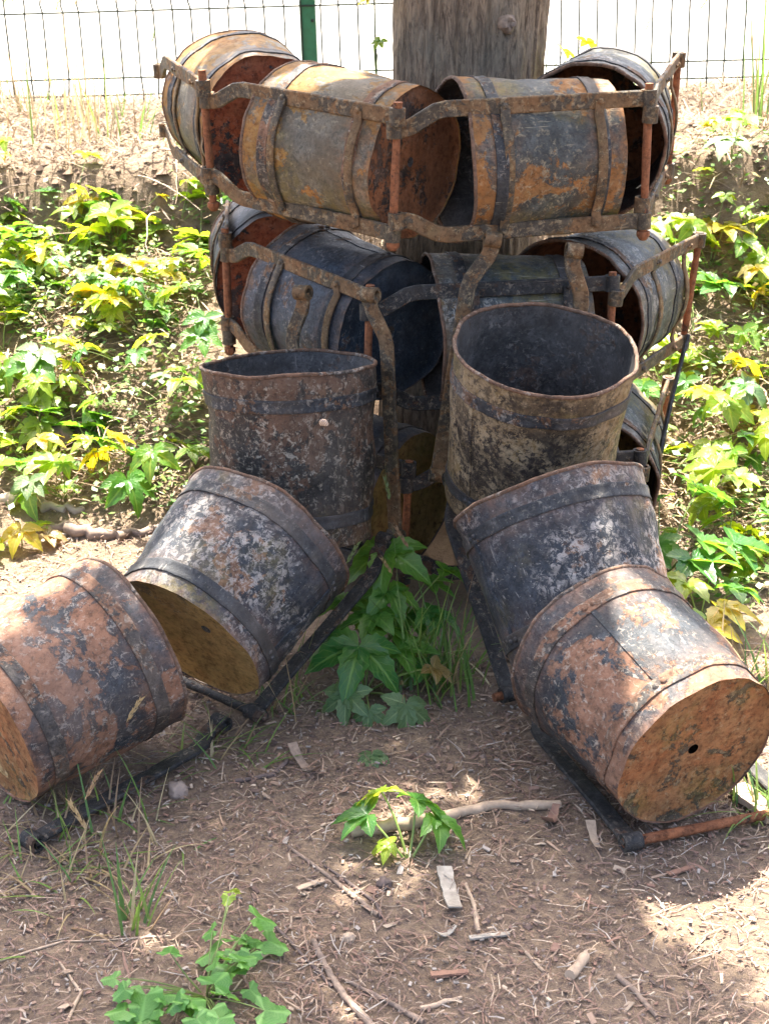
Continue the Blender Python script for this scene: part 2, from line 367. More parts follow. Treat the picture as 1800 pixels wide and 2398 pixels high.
# ------------------------------------------------------------------ tree
def build_tree():
    base = Vector((.195, 3.92, 0.1))
    t = empty('tree', base, 'broad grey brown tree trunk rising behind the stacked buckets', 'tree')
    NA, NZ = 200, 130; V = []; F = []; Ht = 3.0
    for j in range(NZ + 1):
        z = -.15 + Ht * j / NZ
        r0 = .203 + .02 * math.exp(-max(z, 0) / .18) - .012 * z
        if z > 1.0: r0 += .012 * (z - 1.0)
        cx = .015 * z; 
        for i in range(NA):
            a = 2 * math.pi * i / NA
            ca, sa = math.cos(a), math.sin(a)
            r = r0 * (1 + .05 * nz(ca * 1.2, sa * 1.2, z * .8) + .03 * nz(ca * 3, sa * 3, z * .7 + 4))
            fur = nz(ca * 9, sa * 9, z * 1.1 + 2) ; fur2 = nz(ca * 20, sa * 20, z * 2.4 + 7)
            r += .012 * abs(fur) * 1.6 - .006 + .005 * fur2 + .004 * nz(ca * 34, sa * 34, z * 9) + .003 * nz(ca * 50, sa * 50, z * 22)
            # old branch scar on the front right
            da = (a - rad(294)); dz = z - 1.17
            k = math.exp(-((da / .11) ** 2 + (dz / .045) ** 2)); r += .02 * k - .03 * math.exp(-((da / .05) ** 2 + (dz / .022) ** 2))
            V.append((cx + ca * r, sa * r, z))
    for j in range(NZ):
        for i in range(NA): F.append((j*NA+i, j*NA+(i+1) % NA, (j+1)*NA+(i+1) % NA, (j+1)*NA+i))
    mb = MB(); mb.add(V, F); mb.obj('trunk', M['bark'], t, 180)
    R = random.Random(15); kb = MB(); pts = []
    ka = rad(-66); kc = Vector((.017 + math.cos(ka) * .2, math.sin(ka) * .2, 1.185)); kd = Vector((math.cos(ka), math.sin(ka), 0))
    tube(kb, [kc - kd * .02, kc + kd * .006, kc + kd * .013, kc + kd * .008], [.024, .022, .014, .003], 14); kb.v = [v + Vector((R.uniform(-.003, .003), R.uniform(-.003, .003), R.uniform(-.004, .004))) for v in kb.v]
    kb.obj('knot', M['stick'], t, 60)
    R = random.Random(5)
    tips = []
    for k in range(9):
        a = 2 * math.pi * k / 9 + R.uniform(-.2, .2); h = 2.05 + .1 * k
        L = R.uniform(.8, 1.35); p = [Vector((.03, 0, h))]
        d = Vector((math.cos(a), math.sin(a), R.uniform(.35, .8))).normalized()
        for s in range(6):
            d = (d + Vector((R.uniform(-.2, .2), R.uniform(-.2, .2), R.uniform(-.05, .2)))).normalized()
            p.append(p[-1] + d * L / 6); tips.append(p[-1].copy())
        mb = MB(); tube(mb, p, [.07 * (1 - i / 7) + .008 for i in range(7)], 8); mb.obj('limb', M['bark'], t, 60)
    mb = MB(); R = random.Random(11)
    clumps = []
    def shade_dens(x, y):                      # unseen crown shaped for its shadow
        if y < 2.08:
            if ((x - .64) / .36) ** 2 + ((y - 1.97) / .14) ** 2 < 1 or ((x - .42) / .12) ** 2 + ((y - 1.86) / .04) ** 2 < 1: return 0
            if ((x + .33) / .07) ** 2 + ((y - 1.90) / .05) ** 2 < 1: return 0
            return .9
        if .24 < x < .9 and 2.08 < y < 2.6: return .02
        if -.36 < x < .24 and y < 2.45: return 1.0
        if y < 2.2 and x < -.25: return .9
        if -.85 < x < -.36 and y < 2.8: return .08
        if y < 3.45:
            if -.36 < x < .40: return .55
            return .07 if y > 2.3 else .22
        return .6 if abs(x) < .42 else .02
    while len(clumps) < 215:
        gx, gy, h = R.uniform(-1.5, 1.5), R.uniform(.7, 3.8), R.uniform(2.5, 4.3)
        if R.random() > shade_dens(gx, gy): continue
        clumps.append((Vector((gx, gy, 0)) + sdir * (h / sdir.z) - base, R.uniform(.09, .2)))
    for cpos, cr in clumps:
        for _ in range(int(2600 * cr * cr) + 20):
            d = Vector((R.gauss(0, 1), R.gauss(0, 1), R.gauss(0, .8))); d = d.normalized() * cr * R.random() ** .4
            p = cpos + d; s = R.uniform(.03, .055)
            a = Vector((R.gauss(0, 1), R.gauss(0, 1), R.gauss(0, .5))).normalized(); b = a.cross(Vector((R.gauss(0, .5), R.gauss(0, .5), 1))).normalized()
            mb.add([p - a * s, p + b * s * .5 + Vector((0, 0, .006)), p + a * s, p - b * s * .5 + Vector((0, 0, .006))], [(0, 1, 2), (0, 2, 3)])
    mb.obj('crown', M['crown'], t)
build_tree()

# ------------------------------------------------------------------ wire fence
def build_fence():
    FY = 6.0
    m4 = Matrix.Translation((0, FY, .86)) @ Matrix.Rotation(rad(-1.6), 4, 'Y')
    f = empty('wire_fence', m4, 'green welded wire fence standing on the bank behind the tree', 'fence')
    zs = [-.02, .046, .11, .355, .42, .67, .735]
    # vertical wires fold outwards between the close pairs
    mb = MB()
    path = [(0, -.06), (0, .0), (-.018, .046), (0, .11), (0, .355), (-.018, .387), (0, .42), (0, .67), (0, .95)]
    tube(mb, [Vector((0, y, z)) for y, z in path], .0036, 5); me = mb.mesh('vertical_wire', M['wire'], 60)
    R = random.Random(3)
    x = -2.35
    while x < 2.4:
        o = link_obj('vertical_wire', me, f); o.location = (x + R.uniform(-.004, .004), R.uniform(-.004, .004), 0); o.rotation_euler = (R.uniform(-.012, .012), R.uniform(-.008, .008), R.uniform(-.5, .5)); x += .0705
    mb = MB(); tube(mb, [Vector((-2.5, 0, 0)), Vector((2.5, 0, 0))], .0038, 5); mh = mb.mesh('horizontal_wire', M['wire'], 60)
    for z in zs:
        o = link_obj('horizontal_wire', mh, f); o.location = (0, .004, z)
    mb = MB(); px = -.285
    for a, b in ((-.031, .031),):
        V = [(a, -.03, -.3), (b, -.03, -.3), (b, .03, -.3), (a, .03, -.3), (a, -.03, 1.1), (b, -.03, 1.1), (b, .03, 1.1), (a, .03, 1.1)]
        mb.add([Vector(v) for v in V], [(0, 1, 5, 4), (1, 2, 6, 5), (2, 3, 7, 6), (3, 0, 4, 7), (4, 5, 6, 7)])
    po = mb.obj('post', M['post'], f); po.location = (px, .04, 0)
    bv = po.modifiers.new('b', 'BEVEL'); bv.width = .006; bv.segments = 2
    for z in (.3, .62):
        mb = MB(); tube(mb, [Vector((.018, -.030, z)), Vector((.018, -.038, z))], [.007, .005], 8); mb.obj('bolt', M['wire'], po, 40)
build_fence()

# ------------------------------------------------------------------ buckets and their chain frames
DR, DB, LB = .36, .322, .345       # rim and base diameter, length

def bucket(parent, rim, base, mats, seed, oval=.02, oval_ph=0.0, dent=.005, hole=(0, 0), up=Vector((0, 0, 1)), dr=DR, db=DB):
    body_m, band_m, base_m, in_m = mats
    ax = (rim - base); L = ax.length; ax.normalize(); e1, e2 = ortho(ax, up)
    so = seed * 7.3
    def R_(th, s):
        r = (db + (dr - db) * s) / 2
        ov = oval * (s ** 1.5)
        r *= 1 + ov * math.cos(2 * (th - oval_ph))
        r += dent * (nz(math.cos(th) * 1.5 + so, math.sin(th) * 1.5, s * 2.2) * 1.2 + .5 * nz(math.cos(th) * 4 + so, math.sin(th) * 4, s * 5 + 3))
        r += .22 * dent * nz(math.cos(th) * 9 + so, math.sin(th) * 9, s * 9)
        return r
    def P(th, s, dr_=0.0):
        wob = .005 * nz(math.cos(th) * 2 + so, math.sin(th) * 2, 5.5) + .0012 * nz(math.cos(th) * 7 + so, math.sin(th) * 7, 8.5) if s > .9 else 0
        r = R_(th, s) + dr_
        return base + ax * (s * L + wob) + (e1 * math.cos(th) + e2 * math.sin(th)) * r
    N, K = 72, 34
    def revolve(mb, prof, closed=False, edge=False):
        V = []; F = []
        for s, d in prof:
            for i in range(N): V.append(P(2 * math.pi * i / N, s, d))
        n = len(prof)
        for j in range(n if closed else n - 1):
            j2 = (j + 1) % n
            for i in range(N): F.append((j*N+i, j*N+(i+1) % N, j2*N+(i+1) % N, j2*N+i))
        mb.add(V, F)
        if edge:
            for s, d in prof:
                k = max(math.exp(-abs(s - .83) / .06), math.exp(-abs(s - .155) / .06), math.exp(-abs(s - 1) / .05), math.exp(-s / .05))
                for i in range(N): mb.c.append((k, k, k))
    mb = MB(); revolve(mb, [(j / K, 0) for j in range(K + 1)], edge=True); body = mb.obj('body', body_m, parent, 50)
    mb = MB(); revolve(mb, [(1 - .001, -.0035)] + [(1 - j / K * .97, -.0035) for j in range(1, K + 1)]); mb.obj('inner_wall', in_m, body, 50)
    # rolled rim
    prof = []
    for k in range(8):
        a = 2 * math.pi * k / 8; prof.append((1 + math.sin(a) * .0042 / L, math.cos(a) * .0042 - .0012))
    mb = MB(); revolve(mb, prof, True); mb.obj('rim', M['rim'], body, 60)
    # hoops
    for s0, wd, dd in ((.83, .027, .0036), (.155, .027, .0036)):
        a, b = s0 - wd / 2 / L, s0 + wd / 2 / L; e = .004 / L
        mb = MB(); revolve(mb, [(a, -.001), (a, dd * .8), (a + e * .5, dd), (a + e * 1.6, dd * .75), ((a + b) / 2, dd * .62), (b - e * 1.6, dd * .75), (b - e * .5, dd), (b, dd * .8), (b, -.001)])
        bd = mb.obj('band', band_m, body, 40)
        for q in (-.05, .05):
            c = P(1.9 + seed + q, s0, dd * .6); c2 = P(1.9 + seed + q, s0, dd * .6 + .004)
            mr = MB(); tube(mr, [c, c.lerp(c2, .6), c2], [.006, .0055, .003], 8); mr.obj('rivet', band_m, bd, 50)
    # lapped seam
    mb = MB(); th = 1.9 + seed; V = []; F = []
    for j in range(15):
        s = .19 + .6 * j / 14
        for dth, d in ((-.03, -.0005), (-.028, .0022), (.028, .0022), (.03, -.0005)): V.append(P(th + dth, s, d))
    for j in range(14):
        for k in range(3): F.append((j*4+k, j*4+k+1, (j+1)*4+k+1, (j+1)*4+k))
    mb.add(V, F); mb.obj('seam', body_m, body, 30)
    # base plate with drain hole, slightly dished, set a little inside
    V = []; F = []; rings = [0.0, .12, .3, .5, .7, .88, .97, 1.0]
    hc = e1 * hole[0] + e2 * hole[1]; rh = .0105
    for q in rings:
        for i in range(N):
            th = 2 * math.pi * i / N
            outer = P(th, .012, -.001); inner = base + ax * (.012 * L) + hc + (e1 * math.cos(th) + e2 * math.sin(th)) * rh
            p = inner.lerp(outer, q)
            dome = -.006 * (1 - q) + .0035 * nz(p.x * 14 + so, p.y * 14, p.z * 14)
            if q >= .97: dome = 0
            V.append(p + ax * (.004 + dome * -1 if q < 1 else 0))
    for j in range(len(rings) - 1):
        for i in range(N): F.append((j*N+i, (j+1)*N+i, (j+1)*N+(i+1) % N, j*N+(i+1) % N))
    mb = MB(); mb.add(V, F); mb.obj('base_plate', base_m, parent, 60)
    return P

def link(label, P0, P1, w, nsign, mats, seed, group, s_rim=.165, noff=.135, bw=0.0, bucket_rb=None, half=.125, jog=.036,
         pin0=None, pin1=None, bar_m='iron', pin_m='pin', straps=True, hole=(0, 0), oval=.025, oval_ph=0., dent=.008, bend=None, arms=None, dr=DR, db=DB, name='water_bucket', lenb=LB, strap_s=(.235, .445)):
    """one chain link: a bucket riveted to two flat bars; local axes x = w (across), y = n (bars to bucket), z = along the link"""
    P0 = Vector(P0); P1 = Vector(P1); w = Vector(w)
    t = (P1 - P0); PL = t.length; t.normalize()
    w = (w - t * w.dot(t)).normalized(); n = t.cross(w) * nsign
    w = n.cross(t)
    m4 = Matrix(((w.x, n.x, t.x, P0.x), (w.y, n.y, t.y, P0.y), (w.z, n.z, t.z, P0.z), (0, 0, 0, 1)))
    inv = m4.inverted()
    e = empty(name, m4, label, 'bucket', group)
    if bucket_rb:
        rim, base = inv @ Vector(bucket_rb[0]), inv @ Vector(bucket_rb[1])
    else:
        rim = Vector((bw, noff, s_rim)); base = Vector((bw, noff, s_rim + lenb))
    upl = (inv.to_3x3() @ Vector((0, 0, 1)))
    bucket(e, rim, base, mats, seed, oval, oval_ph, dent, hole, upl, dr, db)
    wl_ = Vector((1, 0, 0))
    for sgn in (1, -1):
        pts = [Vector((sgn * (half - jog), 0, .0)), Vector((sgn * (half - jog), 0, .022)), Vector((sgn * (half - jog * .9), 0, .036)), Vector((sgn * (half - jog * .5), 0, .062)),
               Vector((sgn * (half - jog * .12), 0, .088)), Vector((sgn * half, 0, .11)), Vector((sgn * half, 0, .25)), Vector((sgn * half, .002, PL * .75)), Vector((sgn * half, 0, PL + .004))]
        if bend: pts = [p + Vector((0, bend(p.z), 0)) for p in pts]
        mb = MB(); sweep_bar(mb, pts, wl_, .034, .0095)
        b = mb.obj('frame_bar', M[bar_m], e, 35)
        # rolled eye at the near end and sleeve at the far end
        for z_, o_ in ((0.0, half - jog), (PL, half)):
            mb = MB(); V = []; F = []; NN = 16; hw = .0175
            for xx, rr in ((-hw, .0105), (-hw, .0168), (hw, .0168), (hw, .0105)):
                for i in range(NN):
                    a = 2 * math.pi * i / NN; V.append(Vector((sgn * o_ + xx, (bend(z_) if bend else 0) + math.cos(a) * rr, z_ + math.sin(a) * rr)))
            for j in range(4):
                for i in range(NN): F.append((j*NN+i, j*NN+(i+1) % NN, ((j+1) % 4)*NN+(i+1) % NN, ((j+1) % 4)*NN+i))
            mb.add(V, F); mb.obj('eye', M[bar_m], b, 40)
    if straps:
        ax = base - rim
        for s in strap_s:
            f = (s - rim.z) / ax.z if abs(ax.z) > .05 else .3
            c = rim + ax * f; r = (dr + (db - dr) * f) / 2 + .006
            x1 = min(half, r * .93); pts = []
            K = 10
            for k in range(K + 1):
                x = -half + 2 * half * k / K
                dx = x - c.x; yy = c.y - math.sqrt(max(r * r - dx * dx, .0004)) if abs(dx) < r else 0
                pts.append(Vector((x, min(.006, yy) if 0 < k < K else -.006, s)))
            mb = MB(); sweep_bar(mb, pts, Vector((0, 0, 1)), .021, .005, .001); st = mb.obj('strap', M[bar_m], e, 50)
            for sg in (1, -1):
                mb = MB(); tube(mb, [Vector((sg * half, -.008, s)), Vector((sg * half, -.0125, s))], [.0075, .004], 8); mb.obj('rivet', M[bar_m], st, 40)
    for pn, zz in ((pin0, 0.0), (pin1, PL)):
        if pn:
            a, b_ = pn; yb = bend(zz) if bend else 0
            mb = MB(); R = random.Random(seed); k = 8
            tube(mb, [Vector((a + (b_ - a) * i / k, yb, zz)) for i in range(k + 1)], [.0092 + R.uniform(-.0008, .0008) for _ in range(k + 1)], 10)
            p = mb.obj('pin', M[pin_m], e, 50)
            mb = MB(); tube(mb, [Vector((b_ - .002, yb, zz)), Vector((b_ + .008, yb, zz)), Vector((b_ + .017, yb, zz)), Vector((b_ + .019, yb, zz))], [.0145, .015, .009, .0035], 7); mb.obj('pin_head', M[pin_m], p, 40)
    return e

def row_link(label, p0t, p0b, p1t, p1b, mats, seed, group, **kw):
    p0t, p0b, p1t, p1b = map(Vector, (p0t, p0b, p1t, p1b))
    w = ((p0t - p0b).normalized() + (p1t - p1b).normalized())
    half = ((p0t - p0b).length + (p1t - p1b).length) / 4
    return link(label, (p0t + p0b) / 2, (p1t + p1b) / 2, w, -1, mats, seed, group, half=half, **kw)

G1, G2, G3 = 'buckets stacked around the trunk', 'buckets stacked around the trunk', 'buckets stacked around the trunk'
# row 1 pins (top, bottom)
r1 = [((-.58, 4.00, 1.184), (-.57, 4.00, .972)), ((-.41, 3.48, 1.168), (-.395, 3.48, .938)), ((.022, 3.14, 1.147), (.022, 3.14, .895)), ((.565, 3.27, 1.168), (.56, 3.27, .900)), ((.715, 3.77, 1.20), (.70, 3.77, .934))]
r2 = [((-.43, 4.14, .80), (-.43, 4.14, .56)), ((-.385, 3.61, .795), (-.385, 3.61, .55)), ((-.042, 3.18, .761), (-.03, 3.17, .51)), ((.509, 3.25, .769), (.50, 3.25, .52)), ((.79, 3.70, .782), (.75, 3.70, .51))]
r3 = [((-.42, 4.04, .40), (-.42, 4.04, .15)), ((-.40, 3.52, .38), (-.41, 3.5, .12)), ((.048, 3.154, .367), (.05, 3.15, .11)), ((.59, 3.23, .372), (.58, 3.22, .11)), ((.74, 3.72, .40), (.71, 3.72, .14))]
m = M
row_link('ochre rusted bucket with red end, top row, far left of the stack', *r1[0], *r1[1], (m['ochre'], m['band'], m['base_red'], m['inside']), 1, G1, pin1=(-.15, .15), s_rim=.13, noff=.165)
row_link('ochre and grey bucket left of centre in the top row, brown end facing right', *r1[1], *r1[2], (m['ochre'], m['band_brown'], m['base_brown'], m['inside']), 2, G1, pin1=(-.15, .14), s_rim=.15)
row_link('bucket with orange rust under blue grey paint, right of centre in the top row', *r1[2], *r1[3], (m['ochre2'], m['band'], m['base_brown'], m['inside']), 3, G1, pin1=(-.16, .155), s_rim=.16)
row_link('bucket at the far right of the top row, dark opening facing forward', *r1[3], *r1[4], (m['teal'], m['band'], m['base_brown'], m['inside']), 4, G1, pin1=(-.15, .15), s_rim=.10, noff=.15, hole=(.07, .09))
row_link('dark bucket with red rusted end at the left of the middle row', *r2[0], *r2[1], (m['blue2'], m['band'], m['base_red'], m['inside']), 5, G2, pin1=(-.15, .15), s_rim=.13, bar_m='iron')
row_link('dull blue black bucket left of centre in the middle row', *r2[1], *r2[2], (m['blue2'], m['band'], m['blue2'], m['inside']), 6, G2, pin1=(-.15, .145), s_rim=.14)
row_link('scratched blue grey bucket right of centre in the middle row', *r2[2], *r2[3], (m['teal'], m['band'], m['base_brown'], m['inside']), 7, G2, pin1=(-.15, .145), s_rim=.16, bar_m='iron_dark')
row_link('bucket at the right of the middle row, brown opening facing forward', *r2[3], *r2[4], (m['teal'], m['band'], m['base_brown'], m['base_brown']), 8, G2, pin1=(-.15, .145), s_rim=.10, noff=.15)
row_link('bucket at the left of the bottom row, mostly hidden behind the standing bucket', *r3[0], *r3[1], (m['blue2'], m['band'], m['base_olive'], m['inside']), 9, G3, pin1=(-.15, .15), s_rim=.13, bar_m='iron_dark')
row_link('dark ochre bucket in the bottom row between the two standing buckets', *r3[1], *r3[2], (m['blue2'], m['band'], m['base_olive'], m['inside']), 10, G3, pin1=(-.15, .145), s_rim=.15, bar_m='iron_dark')
row_link('bottom row bucket hidden behind the right standing bucket', *r3[2], *r3[3], (m['blue2'], m['band'], m['base_olive'], m['inside']), 11, G3, pin1=(-.15, .145), s_rim=.16, bar_m='iron_dark')
row_link('bottom row bucket at the right edge of the stack with black opening', *r3[3], *r3[4], (m['teal'], m['band'], m['base_olive'], m['inside']), 12, G3, pin1=(-.15, .145), s_rim=.10, noff=.15)

L1PH = 0.0
L2R, L2B = (-.242, 2.817, .349), (-.386, 2.611, .214)
R2R, R2B = (.323, 2.750, .452), (.406, 2.569, .214)
L3R, L3B = (-.495, 2.555, .236), (-.716, 2.348, .173)
GL, GR = 'buckets of the left strand on the ground', 'buckets of the right strand on the ground'
# left strand: right-hand bar ends are known, w points to the left bar
def strand(label, a, b, w, half, **kw):
    a, b, w = Vector(a), Vector(b), Vector(w)
    t = (b - a).normalized(); w = (w - t * w.dot(t)).normalized()
    return link(label, a + w * half, b + w * half, w, kw.pop('nsign'), half=half, **kw)
strand('charcoal bucket standing upright on the left with a dented oval mouth', (.0, 3.125, .772), (.025, 3.07, .24), (-.84, .54, .05), .125, nsign=-1,
       mats=(m['charcoal'], m['band'], m['base_olive'], m['inside']), seed=13, group=GL, dr=.365, db=.335, bucket_rb=((-.197, 3.035, .648), (-.197, 2.985, .288)), oval=.11, oval_ph=L1PH, dent=.009, bar_m='iron', straps=False)
strand('blue black flaking bucket leaning on the left with olive end facing down', (.03, 3.0, .25), (-.262, 2.65, .03), (-.77, .63, 0), .135, nsign=-1,
       mats=(m['blue'], m['band'], m['base_olive'], m['inside']), seed=14, group=GL, dr=.38, db=.335, bucket_rb=(L2R, L2B), hole=(-.06, .04), pin1=(-.17, .15), pin_m='iron_dark', bar_m='iron_dark', straps=False)
strand('brown and black bucket lying at the left edge, orange end cut by the frame', (-.30, 2.60, .022), (-.615, 2.215, .02), (-.776, .63, 0), .145, nsign=-1,
       mats=(m['brown'], m['band_brown'], m['base_orange'], m['inside']), seed=15, group=GL, bucket_rb=(L3R, L3B), bar_m='iron_dark', straps=False)
strand('tan speckled bucket standing upright on the right with round open mouth', (.192, 3.14, .893), (.117, 3.10, .375), (.99, .1, 0), .125, nsign=1,
       mats=(m['speckled'], m['band'], m['base_olive'], m['inside']), seed=16, group=GR, dr=.382, db=.338, bucket_rb=((.323, 2.915, .7165), (.302, 3.0, .359)), bar_m='iron', straps=False)
strand('blue black flaking bucket leaning on the right below the speckled bucket', (.115, 3.03, .385), (.257, 2.737, .025), (.9, .43, 0), .125, nsign=1,
       mats=(m['blue'], m['band'], m['base_olive'], m['inside']), seed=17, group=GR, dr=.38, db=.33, bucket_rb=(R2R, R2B), bar_m='iron_dark', straps=False, pin1=(-.16, .15))
strand('sunlit brown bucket lying at right front with orange end facing the viewer', (.275, 2.68, .02), (.43, 2.212, .02), (.95, .31, 0), .165, nsign=1,
       mats=(m['brown2'], m['band_brown'], m['base_orange'], m['inside']), seed=18, group=GR, bucket_rb=((.403, 2.538, .240), (.544, 2.260, .168)), bar_m='iron_dark', straps=False, pin1=(-.18, .42))

# ------------------------------------------------------------------ snail shell on the left standing bucket
def build_snail():
    mb = MB(); pts = []; rr = []
    for i in range(40):
        a = i / 39 * 2.6 * 2 * math.pi; g = math.exp(-a * .17)
        pts.append(Vector((math.cos(a) * .0062 * g, -.001 - .0055 * (1 - g), math.sin(a) * .0062 * g))); rr.append(.0052 * g + .0006)
    tube(mb, pts, rr, 10)
    m_, nt, bs = newmat('striped snail shell')
    wv = nd(nt, 'ShaderNodeTexWave'); wv.inputs['Scale'].default_value = 95; wv.inputs['Distortion'].default_value = 2
    nt.links.new(obj_coord(nt), wv.inputs['Vector'])
    nt.links.new(mix(nt, wv.outputs['Fac'], (.5, .38, .26), (.2, .1, .06)), bs.inputs['Base Color']); bs.inputs['Roughness'].default_value = .35
    o = mb.obj('snail', m_, None, 60); o.location = (-.117, 2.718, .622); o.rotation_euler = (0, .5, -.35)
    tag(o, 'small striped snail shell stuck to the left standing bucket', 'snail')
build_snail()

# ------------------------------------------------------------------ leaves
def leaflet(mb, origin, ang, L, W, droop, fold, R, toothed=True, tilt=0.0):
    K = 10; d = Vector((math.sin(ang), math.cos(ang), 0)); sd = Vector((math.cos(ang), -math.sin(ang), 0))
    V = []; F = []; Cc = []
    for k in range(K + 1):
        t = k / K
        wv = (math.sin(math.pi * min(1, t ** .8)) ** .8) * (1 - .25 * t) * W * .62
        if toothed and 2 <= k < K: wv *= (1.08 if k % 2 == 0 else .88)
        if k == K: wv = .0004
        if k == 0: wv = .0008
        z = -droop * L * t * t + tilt * L * t
        c = origin + d * (L * t) + Vector((0, 0, z))
        rip = .012 * L * math.sin(k * 2.3 + ang * 5)
        V += [c - sd * wv + Vector((0, 0, fold * wv + rip)), c, c + sd * wv + Vector((0, 0, fold * wv - rip))]; Cc += [(0, t, 0), (1, t, 0), (0, t, 0)]
    for k in range(K):
        a = k * 3; b = a + 3
        F += [(a, a + 1, b + 1, b), (a + 1, a + 2, b + 2, b + 1)]
    mb.add(V, F); mb.c += Cc
def palmate(seed, n=5):
    R = random.Random(seed); mb = MB()
    dro = R.uniform(.1, .45)
    angs = {5: (-1.85, -.92, 0, .92, 1.85), 3: (-1.1, 0, 1.1)}[n]; ls = {5: (.72, .95, 1.0, .95, .72), 3: (.85, 1.0, .85)}[n]
    for a, l in zip(angs, ls):
        leaflet(mb, Vector((0, 0, 0)), a + R.uniform(-.14, .14), .1 * l * R.uniform(.9, 1.08), .046 * (.6 + .4 * l) * R.uniform(.9, 1.1), dro + R.uniform(-.12, .15), R.uniform(.15, .5), R, True, R.uniform(0, .25))
    return mb
def lobed(seed):
    R = random.Random(seed); mb = MB(); V = [Vector((0, 0, 0))]; F = []; N = 34
    for i in range(N + 1):
        t = i / N; a = -2.5 + 5.0 * t
        l = .34 + .24 * math.cos(a * .55) + .34 * abs(math.cos(a * 1.55)) ** .8 + .07 * math.cos(a * 12) + R.uniform(-.03, .03)
        V.append(Vector((math.sin(a) * l, math.cos(a) * l + .1, -.2 * l * l + .16 * math.cos(a * 3.1) * l)) * .055)
    for i in range(1, N + 1): F.append((0, i, i + 1))
    mb.add(V, F); mb.c = [(.9, 0, 0)] + [(.5 + .5 * abs(math.cos((-2.5 + 5.0 * i / N) * 1.55)) ** 6 * .9, 1, 0) for i in range(N + 1)]; return mb
LEAF = {}
def leaf_mesh(kind, mat):
    k = (kind, mat)
    if k not in LEAF:
        b = lobed(kind[1]) if kind[0] == 'lobed' else palmate(kind[1], kind[2])
        LEAF[k] = b.mesh('leaf', M[mat], 60)
    return LEAF[k]
def put_leaf(parent, base, pos, normal, heading, size, kind, mat):
    n = Vector(normal).normalized(); h = Vector(heading); h = (h - n * h.dot(n))
    h = h.normalized() if h.length > 1e-5 else ortho(n)[0]
    s = h.cross(n)
    o = link_obj('leaf', leaf_mesh(kind, mat), parent)
    p = Vector(pos) - Vector(base)
    o.matrix_local = Matrix(((s.x*size, h.x*size, n.x*size, p.x), (s.y*size, h.y*size, n.y*size, p.y), (s.z*size, h.z*size, n.z*size, p.z), (0, 0, 0, 1)))
    return o
def stem_to(mb, a, b, r, R, lift=.4):
    a = Vector(a); b = Vector(b); m1 = a.lerp(b, .45) + Vector((R.uniform(-.01, .01), R.uniform(-.01, .01), (b - a).length * lift * .35))
    pts = []
    for k in range(6):
        t = k / 5; pts.append(a * (1 - t) ** 2 + m1 * 2 * t * (1 - t) + b * t * t)
    tube(mb, pts, [r * (1 - .5 * k / 5) for k in range(6)], 5)
def plant(name, label, base, leaves, seed, group=None, kind='palm', stem='stem', cat='plant', r=.0028):
    """leaves: (pos, yaw in degrees, tilt, size, material)"""
    R = random.Random(seed); base = Vector(base)
    e = empty(name, base, label, cat, group); mb = MB()
    for pos, yaw, tilt, size, mat in leaves:
        pos = Vector(pos); y = rad(yaw); h = Vector((math.sin(y), math.cos(y), 0))
        nrm = Vector((0, 0, 1)) + h * tilt + Vector((R.uniform(-.18, .18), R.uniform(-.18, .18), 0))
        kd = ('lobed', R.randrange(5)) if kind == 'lobed' else ('palm', R.randrange(5), 5)
        put_leaf(e, base, pos, nrm, h, size, kd, mat)
        stem_to(mb, (0, 0, -.01), pos - base, r, R)
    mb.obj('stem', M[stem], e, 60)
    return e

# --- plants one can point to
plant('creeper', 'creeper with dark green five part leaves between the two strands of buckets', (-.02, 2.95, 0), [
    ((.005, 3.0, .235), 190, .55, 1.25, 'leaf'), ((-.092, 2.918, .15), 230, .3, .85, 'leaf'), ((.01, 2.93, .17), 150, .3, .9, 'leaf'), ((.10, 2.93, .12), 110, .2, .85, 'leaf'),
    ((-.05, 3.02, .12), 270, .2, .8, 'leaf'), ((.09, 3.0, .16), 60, .1, .8, 'leaf'), ((-.02, 2.88, .14), 200, .3, .9, 'leaf'), ((.05, 2.95, .1), 140, .4, .8, 'leaf'), ((-.10, 2.86, .1), 250, .4, .75, 'leaf'), ((.13, 2.97, .2), 90, .3, .7, 'leaf')], 1)
plant('creeper', 'creeper leaf cluster drooping over the soil in the middle of the picture', (-.04, 2.80, 0), [
    ((-.053, 2.775, .115), 185, .6, 1.3, 'leaf'), ((-.02, 2.86, .12), 60, .3, 1.0, 'leaf'), ((-.075, 2.69, .05), 200, 1.1, .75, 'leaf_dull'), ((.043, 2.665, .04), 170, 1.1, .75, 'leaf_dull'),
    ((-.03, 2.66, .03), 190, 1.2, .5, 'leaf_dull'), ((.1, 2.75, .08), 120, .4, .55, 'leaf_red'), ((.03, 2.82, .09), 110, .3, .9, 'leaf'), ((.085, 2.80, .06), 150, .4, .7, 'leaf')], 2)
plant('fallen_leaf_sprig', 'small wilted grey green leaf lying alone on the bare soil', (-.025, 2.52, .0), [((-.025, 2.515, .012), 180, .1, .52, 'leaf_dull')], 3, cat='leaf')
plant('creeper_seedling', 'small seedling with bright toothed leaves growing in front of the grey branch', (.041, 2.185, 0), [
    ((-.03, 2.235, .06), 280, .3, .72, 'leaf'), ((-.005, 2.27, .085), 340, .3, .6, 'leaf_bright'), ((.055, 2.245, .085), 60, .5, .7, 'leaf'), ((.09, 2.225, .06), 105, .6, .72, 'leaf'), ((.01, 2.19, .03), 260, .3, .4, 'leaf_bright')], 4)
